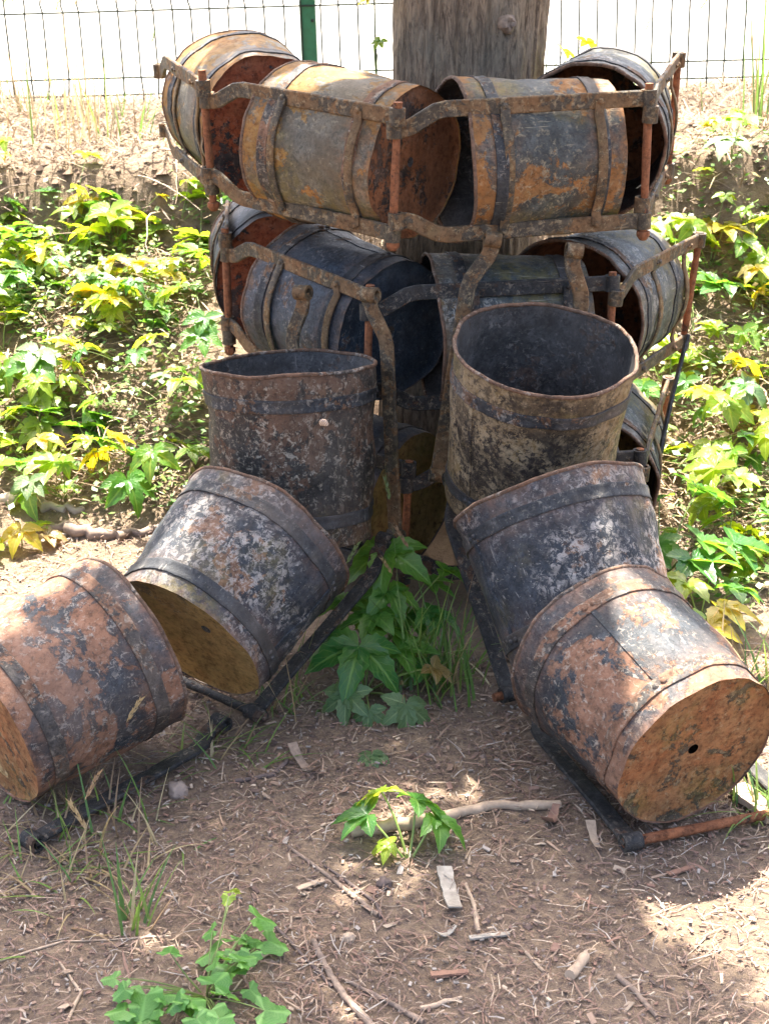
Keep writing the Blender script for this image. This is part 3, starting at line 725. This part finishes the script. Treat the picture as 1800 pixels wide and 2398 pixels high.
plant('creeper', 'creeper with broad blue green leaves beside the right leaning bucket', (.68, 3.36, 0), [
    ((.785, 3.50, .19), 60, .5, 1.15, 'leaf'), ((.686, 3.48, .17), 300, .5, 1.0, 'leaf'), ((.761, 3.30, .13), 80, .5, 1.15, 'leaf'), ((.62, 3.25, .12), 250, .5, 1.1, 'leaf'), ((.845, 3.34, .11), 100, .6, 1.2, 'leaf'),
    ((.67, 3.38, .09), 180, .6, .9, 'leaf'), ((.72, 3.22, .12), 160, .4, 1.0, 'leaf')], 5)
plant('creeper', 'creeper with yellow lit leaves just behind the front right bucket', (.72, 3.1, 0), [
    ((.693, 3.13, .10), 200, .2, .95, 'leaf_bright'), ((.754, 3.04, .08), 100, .1, .95, 'leaf_yellow'), ((.655, 3.0, .08), 190, .2, .95, 'leaf_bright'), ((.80, 3.12, .09), 60, .3, .9, 'leaf'), ((.72, 2.98, .06), 170, .3, .8, 'leaf_yellow'), ((.767, 3.2, .12), 20, .3, 1.0, 'leaf')], 6)
plant('creeper', 'creeper sprig with orange tinged leaves on the dirt at the left edge', (-.93, 3.56, .0), [
    ((-.93, 3.545, .06), 190, .3, .8, 'leaf_yellow'), ((-.87, 3.56, .04), 100, .3, .6, 'leaf_red'), ((-.99, 3.5, .03), 250, .3, .8, 'leaf_bright'), ((-.90, 3.6, .05), 30, .3, .55, 'leaf_bright')], 7)
_R = random.Random(77)
_weed = []
for _c, _n, _sx, _sy in (((-.235, 1.92), 9, .035, .04), ((-.225, 1.84), 6, .03, .035), ((-.25, 1.76), 12, .05, .025), ((-.35, 1.775), 9, .035, .03), ((-.30, 1.74), 8, .04, .02)):
    for _k in range(_n):
        _x, _y = _c[0] + _R.gauss(0, _sx * .6), _c[1] + _R.gauss(0, _sy * .6); _a = math.degrees(math.atan2(_x - _c[0], _y - _c[1]))
        _weed.append(((_x, _y, _R.uniform(.02, .065)), _a + _R.uniform(-40, 40), _R.uniform(0, .7), _R.uniform(.36, .66), 'leaf_lobed'))
_weed += [((-.245, 2.02, .055), 10, .2, .35, 'leaf_bright'), ((-.25, 2.0, .06), 200, .2, .3, 'leaf_bright'), ((-.325, 1.86, .06), 0, .2, .5, 'leaf_lobed')]
plant('lobed_weed', 'bright green lobed weed at the bottom left corner', (-.27, 1.84, 0), _weed, 8, kind='lobed', r=.0016)
plant('trunk_creeper', 'few yellow creeper leaves on the left side of the tree trunk', (-.02, 3.85, 1.15), [((-.03, 3.84, 1.34), 250, .6, .45, 'leaf_yellow'), ((-.02, 3.82, 1.38), 200, .9, .4, 'leaf_yellow'), ((-.01, 3.82, 1.24), 220, .9, .3, 'leaf_bright')], 9, r=.0015)
plant('trunk_creeper', 'few green creeper leaves on the right side of the tree trunk', (.40, 3.85, 1.1), [((.44, 3.84, 1.215), 80, .7, .5, 'leaf_bright'), ((.50, 3.87, 1.235), 40, .9, .45, 'leaf_yellow'), ((.415, 3.82, 1.42), 120, .9, .55, 'leaf'), ((.46, 3.86, 1.18), 100, .6, .5, 'leaf_bright')], 10, r=.0015)

# --- creepers scattered over the sunlit slopes
def scatter(place, group, region, count, seed, size=(.7, 1.15), nl=(5, 9), hmax=.22):
    R = random.Random(seed); x0, x1, y0, y1, keep = region; k = 0; spots = []
    tries = 0
    while k < count and tries < 5000:
        tries += 1
        x, y = R.uniform(x0, x1), R.uniform(y0, y1)
        if not keep(x, y) or any((x - a) ** 2 + (y - b) ** 2 < .011 for a, b in spots): continue
        spots.append((x, y)); k += 1
        z = gz(x, y); ls = []
        for _ in range(R.randint(*nl)):
            a = R.uniform(0, 360); r = R.uniform(.02, .19); h = R.uniform(.03, hmax)
            px, py = x + math.sin(rad(a)) * r, y + math.cos(rad(a)) * r
            mat = R.choices(['leaf', 'leaf_bright', 'leaf_yellow', 'leaf_dull'], [.22, .66, .09, .03])[0]
            ls.append(((px, py, max(gz(px, py) + .03, z + h)), a + R.uniform(-30, 30), R.uniform(-.3, 1.0), R.uniform(*size), mat))
        plant('creeper', place(x, y), (x, y, z), ls, seed * 100 + k, group, r=.002)
def place_left(x, y):
    a = 'at the left edge of the picture' if x < -1.05 else 'close to the bucket frames' if x > -.72 else 'midway between left edge and buckets'
    b = 'low creeper on the open ground' if y < 4.1 else 'sunlit creeper on the slope' if y < 4.45 else 'creeper at the foot of the bank'
    return b + ' ' + a
def place_right(x, y):
    a = 'at the right edge of the picture' if x > 1.2 else 'close to the right bucket frames' if x < .95 else 'a little right of the bucket frames'
    b = 'low creeper in front' if y < 3.75 else 'sunlit creeper on the slope' if y < 4.25 else 'creeper below the bank'
    return b + ' ' + a
scatter(place_left, 'creepers growing left of the stack',
        (-1.5, -.48, 3.72, 4.8, lambda x, y: x < -.52 - (y < 4.1) * .06), 48, 21, (.4, 1.15), (3, 7), .14)
scatter(place_right, 'creepers growing right of the stack',
        (.72, 1.55, 3.35, 4.72, lambda x, y: x > .80 + (3.9 - y) * .03), 48, 22, (.4, 1.25), (3, 7), .16)

# --- low ground cover between the creepers: small leaves and blades nobody could count
def ground_cover():
    R = random.Random(33); mb = MB()
    for _ in range(13000):
        if R.random() < .52: x, y = R.uniform(-1.6, -.42), R.uniform(3.65, 4.85)
        else: x, y = R.uniform(.62, 1.7), R.uniform(3.2, 4.85)
        d = nz(x * 3.1, y * 3.1, 5.0)
        if d < -.15 and R.random() < .8: continue
        z = gz(x, y); a = R.uniform(0, 6.28); s = R.uniform(.012, .032)
        g = R.random(); col = (.07 + .1 * g, .17 + .1 * g, .025 + .02 * g) if R.random() < .8 else (.3, .25, .1)
        h = Vector((math.cos(a), math.sin(a), R.uniform(-.5, .5))).normalized(); w = h.cross(Vector((R.uniform(-.6, .6), R.uniform(-.6, .6), 1))).normalized()
        p = Vector((x, y, z + R.uniform(.005, .09)))
        mb.add([p, p + h * s * .5 + w * s * .32, p + h * s, p + h * s * .5 - w * s * .32], [(0, 1, 2), (0, 2, 3)], col)
    o = mb.obj('ground_cover', M['blade']); tag(o, 'low green weeds covering the ground under the creepers', 'weeds', kind='stuff')
ground_cover()

# ------------------------------------------------------------------ grass
def blade(mb, p, yaw, L, w, lean, curl, col, R):
    d = Vector((math.sin(yaw), math.cos(yaw), 0)); s = Vector((math.cos(yaw), -math.sin(yaw), 0)); K = 5; V = []; F = []
    ang = lean; q = Vector(p)
    for k in range(K + 1):
        t = k / K; ww = w * (1 - t ** 1.6) * .5 + .0002
        V += [q - s * ww, q + s * ww]
        q = q + (d * math.sin(ang) + Vector((0, 0, 1)) * math.cos(ang)) * (L / K); ang += curl / K
    for k in range(K): F.append((2*k, 2*k+1, 2*k+3, 2*k+2))
    mb.add(V, F, col); return q
def ear(mb, p, d, L, col, R):
    d = Vector(d).normalized(); a, b = ortho(d)
    for k in range(16):
        t = k / 16; c = Vector(p) + d * (L * t); th = k * 2.4
        o = a * math.cos(th) + b * math.sin(th)
        tip = c + d * (L * .28) + o * .0045
        mb.add([c, c + o * .0035 + d * .003, tip, c + d * .005 - o * .001], [(0, 1, 2), (0, 2, 3)], col)
        mb.add([tip, tip + a * .0003, tip + d * (L * .7) + o * .006], [(0, 1, 2)], col)
GREEN = [(.12, .22, .04), (.16, .27, .05), (.1, .2, .05), (.2, .29, .06)]; DRY = [(.4, .31, .15), (.35, .26, .13), (.45, .37, .2), (.3, .2, .11)]
def tuft(label, base, n, L, seed, dry=.2, spread=.05, lean=(.1, .8), curl=(.2, 1.2), ears=0, w=.005, group=None, cat='grass', name='grass_tuft'):
    R = random.Random(seed); e = empty(name, base, label, cat, group); mb = MB(); me = MB()
    for k in range(n):
        c = R.choice(DRY) if R.random() < dry else R.choice(GREEN)
        p = (R.gauss(0, spread), R.gauss(0, spread), -.005)
        blade(mb, p, R.uniform(0, 6.28), L * R.uniform(.45, 1.1), w * R.uniform(.6, 1.2), R.uniform(*lean), R.uniform(*curl), c, R)
    tag(mb.obj('blades', M['blade'], e), kind='stuff')
    for k in range(ears):
        p = (R.gauss(0, spread), R.gauss(0, spread), 0); yaw = R.uniform(0, 6.28)
        c = R.choice(DRY) if R.random() < .6 else (.2, .26, .09)
        m2 = MB(); q = blade(m2, p, yaw, L * R.uniform(.9, 1.4), .0022, R.uniform(.05, .4), R.uniform(.1, .5), c, R)
        dd = Vector((math.sin(yaw) * .5, math.cos(yaw) * .5, .8)); ear(m2, q, dd, .05, c, R); m2.obj('seed_head', M['blade'], e)
    return e
tuft('green grass clump growing against the right strand of buckets in the middle', (.10, 2.83, 0), 110, .24, 41, .1, .05, (.1, .75), (.2, 1.3), 4, .006)
tuft('thin grass growing at the foot of the left leaning bucket', (-.20, 2.72, 0), 34, .2, 42, .3, .04, (.1, .9), (.3, 1.4), 3)
tuft('matted grass under the end of the left leaning bucket', (-.33, 2.55, 0), 60, .13, 43, .35, .05, (.6, 1.3), (.3, 1.0), 0, .004)
tuft('low mat of grass in front of the front left bucket', (-.56, 2.17, 0), 120, .12, 44, .55, .09, (.5, 1.35), (.1, .9), 2, .0045)
tuft('upright grass blades beside the rod of the front left bucket', (-.50, 2.27, 0), 16, .17, 45, .45, .06, (.05, .5), (.1, .6), 1, .006)
tuft('single green grass plant standing left of the lobed weed', (-.405, 2.01, 0), 13, .17, 46, .3, .018, (.1, .55), (.1, .5), 1, .008)
tuft('grass tuft at the right edge behind the rusty rod', (.70, 2.33, 0), 46, .17, 47, .15, .03, (.2, 1.1), (.3, 1.1), 0, .005)
tuft('yellow green grass behind the front right bucket at the right edge', (.80, 2.80, 0), 60, .2, 48, .4, .06, (.1, .8), (.2, 1.0), 0, .005)
tuft('tall green grass standing on the bank by the right fence', (1.32, 5.25, gz(1.32, 5.25)), 60, .5, 49, .3, .06, (.02, .3), (.05, .5), 6, .008)
tuft('dry seeding grass standing on the bank by the left fence', (-1.02, 5.4, gz(-1.02, 5.4)), 46, .4, 50, .8, .12, (.02, .35), (.05, .5), 9, .006)
tuft('dry grass along the left end of the fence', (-1.45, 5.6, gz(-1.45, 5.6)), 50, .32, 51, .8, .12, (.02, .4), (.05, .6), 5, .006)
tuft('yellowing weeds on the bank beside the top left bucket frame', (-.62, 5.3, gz(-.62, 5.3)), 60, .26, 52, .45, .1, (.1, .6), (.1, .8), 2, .009)
tuft('dry grass on the bank right of the tree', (.78, 5.5, gz(.78, 5.5)), 50, .28, 53, .7, .12, (.02, .5), (.1, .6), 4, .006)

def bank_straw():
    R = random.Random(61); mb = MB()
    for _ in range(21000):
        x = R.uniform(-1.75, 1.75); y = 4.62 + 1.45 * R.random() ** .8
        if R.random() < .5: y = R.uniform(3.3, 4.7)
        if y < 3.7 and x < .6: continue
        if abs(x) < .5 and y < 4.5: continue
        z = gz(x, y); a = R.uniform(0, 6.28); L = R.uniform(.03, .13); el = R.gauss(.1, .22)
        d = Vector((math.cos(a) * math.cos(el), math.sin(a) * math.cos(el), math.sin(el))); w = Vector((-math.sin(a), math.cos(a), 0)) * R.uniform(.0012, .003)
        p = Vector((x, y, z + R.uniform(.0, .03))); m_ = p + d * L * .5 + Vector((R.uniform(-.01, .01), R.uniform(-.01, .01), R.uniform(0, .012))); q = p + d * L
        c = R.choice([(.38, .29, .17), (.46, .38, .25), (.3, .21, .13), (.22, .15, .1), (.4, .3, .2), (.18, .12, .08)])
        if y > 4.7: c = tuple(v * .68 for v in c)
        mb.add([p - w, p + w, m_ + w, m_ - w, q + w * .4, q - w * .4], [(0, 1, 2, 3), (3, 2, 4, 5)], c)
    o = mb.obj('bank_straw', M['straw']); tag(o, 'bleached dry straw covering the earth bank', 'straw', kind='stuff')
bank_straw()

# ------------------------------------------------------------------ litter on the soil
def litter():
    R = random.Random(71); mb = MB()
    cols = [(.28, .19, .13), (.22, .145, .1), (.32, .235, .165), (.16, .1, .075), (.4, .31, .22), (.19, .125, .095), (.25, .155, .11), (.3, .26, .22), (.12, .08, .062), (.21, .12, .085)]
    def spot():
        u = R.random()
        if u < .62: return R.uniform(-.85, .95), R.uniform(1.45, 2.95)
        if u < .82: return R.uniform(-1.35, -.3), R.uniform(2.7, 4.0)
        return R.uniform(.35, 1.4), R.uniform(2.3, 3.9)
    for _ in range(46000):
        x, y = spot()
        if nz(x * 5.0, y * 5.0, 2.2) < .0 and R.random() < .5: continue
        a = R.uniform(0, 6.28); L = R.choice([.006, .009, .012, .016, .022, .03, .05]) * R.uniform(.7, 1.3); wd = R.uniform(.0004, .0011) * (1.8 if R.random() < .1 else 1)
        el = R.gauss(.03, .09); z = gz(x, y) + R.uniform(.001, .009)
        d = Vector((math.cos(a), math.sin(a), el)); w = Vector((-math.sin(a), math.cos(a), R.uniform(-.5, .5))) * wd
        p = Vector((x, y, z)); q = p + d * L; b = Vector((-d.y, d.x, 0)) * R.gauss(0, .055) * L; m_ = p.lerp(q, .5) + b + Vector((0, 0, .0015))
        c = R.choice(cols); k = R.uniform(.75, 1.2); c = tuple(v * k for v in c)
        mb.add([p - w, p + w, m_ + w, m_ - w, q + w * .5, q - w * .5], [(0, 1, 2, 3), (3, 2, 4, 5)], c)
    for _ in range(10500):                                            # chips of bark and wood
        x, y = spot(); a = R.uniform(0, 6.28); L = R.uniform(.0015, .006) * (2.2 if R.random() < .06 else 1); W = L * R.uniform(.2, .7); t = R.uniform(.0008, .003)
        d = Vector((math.cos(a), math.sin(a), R.gauss(0, .25))).normalized(); s = d.cross(Vector((R.gauss(0, .25), R.gauss(0, .25), 1))).normalized(); u = s.cross(d)
        p = Vector((x, y, gz(x, y) + R.uniform(.001, .006)))
        c = R.choice(cols); k = R.uniform(.7, 1.25); c = tuple(v * k for v in c)
        A = [p - d*L - s*W*.6, p + d*L*.8 - s*W, p + d*L + s*W*.5, p - d*L*.7 + s*W]
        mb.add(A + [v + u * t for v in A], [(4, 5, 6, 7), (0, 1, 5, 4), (1, 2, 6, 5), (2, 3, 7, 6), (3, 0, 4, 7)], c)
    for _ in range(5200):                                            # crumbs of soil and grit
        x, y = spot(); r = R.uniform(.0012, .0045) * (1.9 if R.random() < .05 else 1); p = Vector((x, y, gz(x, y) + r * .2))
        c = R.choice([(.16, .105, .08), (.12, .08, .06), (.2, .14, .105), (.26, .2, .16)])
        q = [p + Vector(v) * r * R.uniform(.7, 1.2) for v in ((1, 0, .1), (0, 1, -.1), (-1, 0, .1), (0, -1, 0), (.2, .1, .9))]
        mb.add(q, [(0, 1, 4), (1, 2, 4), (2, 3, 4), (3, 0, 4)], c)
    o = mb.obj('litter', M['litter']); tag(o, 'needles, straw bits and bark crumbs strewn over the brown soil', 'litter', kind='stuff')
litter()

# --- sticks, chips and stones one can point to
def stick(name, label, pts, radii, mat, seed, cat='stick', n=9, buried=0.0):
    R = random.Random(seed); pts = [Vector(p) for p in pts]; fine = []; rr = []
    segs = len(pts) - 1; base = pts[0].copy()
    for i in range(segs):
        for k in range(5):
            t = k / 5; p = pts[i].lerp(pts[i + 1], t) + Vector((R.gauss(0, 1), R.gauss(0, 1), R.gauss(0, .5))) * radii[0] * (.18 + .5 * buried)
            fine.append(p - base); r0 = radii[0] + (radii[1] - radii[0]) * ((i + t) / segs); rr.append(r0 * R.uniform(.86 - .3 * buried, 1.14 + .3 * buried))
    fine.append(pts[-1] - base); rr.append(radii[1] * .9)
    fine = [p + Vector((0, 0, gz(base.x + p.x, base.y + p.y) - base.z + r * (.8 - 1.3 * buried) + (base.z if base.z > .02 else 0))) for p, r in zip(fine, rr)]
    mb = MB(); tube(mb, fine, rr, n); o = mb.obj(name, M[mat], None, 50); o.location = (base.x, base.y, base.z if base.z <= .02 else 0)
    return tag(o, label, cat)
stick('branch_piece', 'thick grey brown broken branch lying behind the seedling', [(-.057, 2.256, 0), (.04, 2.275, 0), (.135, 2.31, 0), (.22, 2.345, 0), (.322, 2.352, 0)], (.0125, .009), 'stick_pale', 81)
stick('twig', 'long straight twig lying left of the bark strip', [(-.169, 2.23, 0), (-.087, 2.129, 0), (-.011, 2.036, 0)], (.0035, .0045), 'stick', 82)
stick('twig', 'short twig lying against the long straight twig', [(-.103, 2.17, 0), (-.014, 2.068, 0), (-.005, 2.03, 0)], (.0025, .004), 'stick_dark', 83)
stick('twig', 'curved grey twig running to the bottom edge right of the lobed weed', [(-.113, 1.964, 0), (-.088, 1.89, 0), (-.06, 1.83, 0), (-.019, 1.765, 0)], (.005, .006), 'stick', 84)
stick('twig', 'bent twig lying near the pinkish stone', [(-.282, 2.433, 0), (-.212, 2.463, 0), (-.188, 2.509, 0)], (.0045, .005), 'stick_dark', 85)
stick('twig', 'grey twig at the bottom edge in the middle', [(-.06, 1.87, 0), (.013, 1.818, 0), (.057, 1.78, 0)], (.003, .005), 'stick', 86)
stick('twig', 'brown stick at the bottom right below the sunlit patch', [(.359, 1.876, 0), (.382, 1.837, 0), (.404, 1.785, 0)], (.005, .004), 'stick', 87)
stick('stick_stub', 'short thick grey stub lying at the right front', [(.285, 1.87, 0), (.315, 1.922, 0)], (.009, .0085), 'stick_pale', 88)
stick('twig', 'thin straight twig beside the pale bark strip', [(.137, 2.117, 0), (.148, 2.06, 0), (.152, 1.991, 0)], (.0028, .004), 'stick_pale', 89)
stick('twig', 'dark twig crossing under the curved grey twig', [(-.181, 2.013, 0), (-.13, 1.93, 0), (-.08, 1.855, 0)], (.0028, .0028), 'stick_dark', 90)
stick('twig', 'pale twig right of the reddish chip in the foreground', [(.223, 1.938, 0), (.256, 1.866, 0)], (.0028, .0025), 'stick_pale', 91)
stick('twig', 'thin pale twig at the bottom left edge', [(-.469, 1.78, 0), (-.462, 1.847, 0), (-.509, 1.917, 0)], (.0025, .0025), 'stick_pale', 92)
stick('twig', 'long thin dry stalk lying across the lower left', [(-.602, 1.917, 0), (-.513, 1.969, 0), (-.343, 1.98, 0)], (.002, .0016), 'stick_pale', 93)
stick('twig', 'pale peeled twig at the bottom edge', [(.054, 1.81, 0), (.117, 1.835, 0)], (.005, .003), 'stick_pale', 94)
stick('tree_root', 'pale weathered root half buried in the dirt at the left edge', [(-1.1, 3.70, 0), (-1.0, 3.71, 0), (-.93, 3.72, 0), (-.86, 3.68, 0), (-.8, 3.69, 0)], (.022, .009), 'root', 95, 'root', buried=.5)
stick('tree_root', 'rough brown root half buried left of the leaning bucket', [(-.92, 3.60, 0), (-.84, 3.61, 0), (-.74, 3.58, 0), (-.64, 3.60, 0), (-.52, 3.66, 0)], (.018, .011), 'stick', 96, 'root', buried=.4)

def slab(name, label, c, d, L, W, T, mat, seed, cat, curl=0.0, z=.004, taper=1.0):
    R = random.Random(seed); d = Vector((*d, 0)).normalized(); s = Vector((-d.y, d.x, 0)); V = []; F = []; K = 8
    for k in range(K + 1):
        t = k / K; ww = W * .5 * (1 + (taper - 1) * t) * R.uniform(.85, 1.1); l = (t - .5) * L
        zc = curl * L * (t - .5) ** 2 + R.uniform(-.0006, .0006)
        V += [d * l - s * ww + Vector((0, 0, zc + .15 * W * R.random())), d * l + s * ww + Vector((0, 0, zc)), d * l + s * ww + Vector((0, 0, zc + T)), d * l - s * ww + Vector((0, 0, zc + T + .1 * W))]
    for k in range(K):
        a = 4 * k; b = a + 4
        for i in range(4): F.append((a + i, a + (i + 1) % 4, b + (i + 1) % 4, b + i))
    F += [(3, 2, 1, 0), tuple(4 * K + i for i in range(4))]
    mb = MB(); mb.add(V, F); o = mb.obj(name, M[mat], None, 40); o.location = (c[0], c[1], gz(c[0], c[1]) + z)
    return tag(o, label, cat)
slab('bark_strip', 'pale grey bark strip lying on the soil in the foreground', (.109, 2.092), (.014, -.112), .115, .026, .003, 'chip', 101, 'bark', .3)
slab('bark_chip', 'long wood chip lying right of the bark strip', (.168, 1.977), (.06, .01), .066, .010, .003, 'chip', 102, 'chip')
slab('bark_chip', 'reddish spindle shaped bark chip in the lower middle', (.1, 1.887), (.053, .006), .058, .012, .005, 'chip_red', 103, 'chip')
slab('bark_chip', 'small reddish chip in front of the rusty rod', (.506, 2.149), (.044, .02), .052, .011, .003, 'chip_red', 104, 'chip')
slab('dry_leaf', 'narrow pale dry leaf beside the rod of the front right bucket', (.37, 2.227), (.008, -.085), .085, .017, .0012, 'stick_pale', 105, 'leaf', .8, .004, .5)
slab('wood_offcut', 'pale sawn wood offcut at the right edge under the front bucket', (.678, 2.345), (.035, -.084), .12, .04, .012, 'stick_pale', 106, 'wood')
slab('dry_leaf', 'curled tan dry leaf lying left of centre', (-.15, 2.478), (.053, -.077), .10, .022, .0012, 'stick', 107, 'leaf', 1.2, .004, .6)
slab('dry_leaf', 'curled brown leaf near the tip of the grey branch', (.30, 2.30), (.03, .06), .05, .026, .001, 'chip_red', 108, 'leaf', 1.5, .004, .6)
slab('bark_chip', 'tan wood chip between the long twig and the soil clod', (-.125, 2.115), (.05, .03), .05, .013, .003, 'stick_pale', 109, 'chip')
slab('dry_leaf', 'pale leaf fragment above the reddish chip', (.10, 1.985), (.03, .02), .035, .016, .001, 'chip', 110, 'leaf', 1.0, .004, .5)

def stone(name, label, c, r, mat, seed, sq=.7):
    mb = MB(); V = []; F = []; N, K = 18, 10
    for j in range(K + 1):
        ph = math.pi * j / K
        for i in range(N):
            th = 2 * math.pi * i / N; v = Vector((math.sin(ph) * math.cos(th), math.sin(ph) * math.sin(th), math.cos(ph) * sq))
            V.append(v * r * (1 + .4 * nz(v.x * 1.6 + seed, v.y * 1.6, v.z * 1.6) + .22 * nz(v.x * 4 + seed, v.y * 4, v.z * 4)))
    for j in range(K):
        for i in range(N): F.append((j*N+i, (j+1)*N+i, (j+1)*N+(i+1) % N, j*N+(i+1) % N))
    mb.add(V, F); o = mb.obj(name, M[mat], None, 60); o.location = (c[0], c[1], gz(c[0], c[1]) + r * sq * .5)
    return tag(o, label, 'stone')
stone('stone', 'pinkish grey stone lying in front of the left strand rod', (-.385, 2.40), .021, 'stone', 3)
stone('pebble', 'tiny tan pebble left of the foreground bark strip', (-.058, 1.975), .011, 'stick_pale', 5)
stone('stone', 'brown stone half hidden in the weeds at the left', (-.90, 3.92), .045, 'stick_dark', 7)
stone('soil_clod', 'dark clod of soil between the long twig and the bark strip', (.0, 2.12), .014, 'stick_dark', 9)

# --- weeds on the bank lip and scattered broken twigs
for _i, (_x, _y, _lab) in enumerate(((-1.28, 4.95, 'small bright weed on the bank lip at the left edge'), (-.66, 5.05, 'small bright weed on the bank lip near the top left bucket'), (-.95, 4.85, 'small creeping weed hanging over the left bank lip'), (1.1, 4.95, 'small weed on the right bank lip beside the tree'), (1.5, 4.9, 'small weed on the bank lip at the right edge'))):
    _R = random.Random(900 + _i)
    plant('bank_weed', _lab, (_x, _y, gz(_x, _y)), [((_x + _R.uniform(-.07, .07), _y + _R.uniform(-.06, .04), gz(_x, _y) + _R.uniform(.03, .1)), _R.uniform(0, 360), _R.uniform(0, .8), _R.uniform(.4, .7), _R.choice(['leaf_bright', 'leaf_yellow', 'leaf'])) for _ in range(6)], 910 + _i, r=.0015)
def clods():
    R = random.Random(133); mb = MB()
    for _ in range(2200):
        x = R.uniform(-1.75, 1.75); y = R.gauss(4.85, .25)
        if abs(x) < .4: continue
        r = R.uniform(.004, .014) * (1.9 if R.random() < .08 else 1); p = Vector((x, y, gz(x, y)))
        c = R.choice([(.16, .1, .062), (.2, .135, .085), (.12, .078, .05), (.24, .17, .11)])
        q = [p + Vector(v) * r * R.uniform(.6, 1.25) for v in ((1, 0, .1), (.3, .95, -.1), (-.8, .6, .1), (-.8, -.6, 0), (.3, -.95, .1), (.2, .1, .9))]
        mb.add(q, [(0, 1, 5), (1, 2, 5), (2, 3, 5), (3, 4, 5), (4, 0, 5)], c)
    o = mb.obj('bank_clods', M['litter']); tag(o, 'loose clods of earth along the bank', 'earth', kind='stuff')
clods()

def leaning_bar():
    a, b = Vector((.62, 3.40, .10)), Vector((.75, 3.60, .56))
    mb = MB(); sweep_bar(mb, [Vector((0, 0, 0)), (b - a) * .35 + Vector((.006, 0, 0)), (b - a) * .7, b - a], Vector((0, 1, 0)), .02, .007, .001)
    o = mb.obj('iron_bar', M['band'], None, 40); o.location = a
    tag(o, 'thin dark iron bar leaning against the right side of the stack', 'bar')
leaning_bar()

def hanging_stems():
    R = random.Random(141); k = 0
    for side in (-1, 1):
        for i in range(9):
            x = side * R.uniform(.6, 1.5); y = R.uniform(4.75, 4.98); p = Vector((x, y, gz(x, y) + .02)); pts = [Vector((0, 0, 0))]; d = Vector((R.uniform(-.8, .8), -.7, .1)).normalized()
            for q in range(7):
                d = (d + Vector((R.uniform(-.35, .35), R.uniform(-.2, .1), R.uniform(-.35, .12)))).normalized(); n_ = pts[-1] + d * .042
                n_.z = max(n_.z, gz(x + n_.x, y + n_.y) - p.z + .006); pts.append(n_)
            mb = MB(); tube(mb, pts, [.0035 * (1 - j / 9) for j in range(8)], 5)
            o = mb.obj('dry_twig', M['stick_pale' if R.random() < .6 else 'stick'], None, 60); o.location = p
            tag(o, 'thin dry twig hanging over the %s bank lip' % ('left' if side < 0 else 'right'), 'twig', 'dry twigs on the %s bank' % ('left' if side < 0 else 'right'))
hanging_stems()
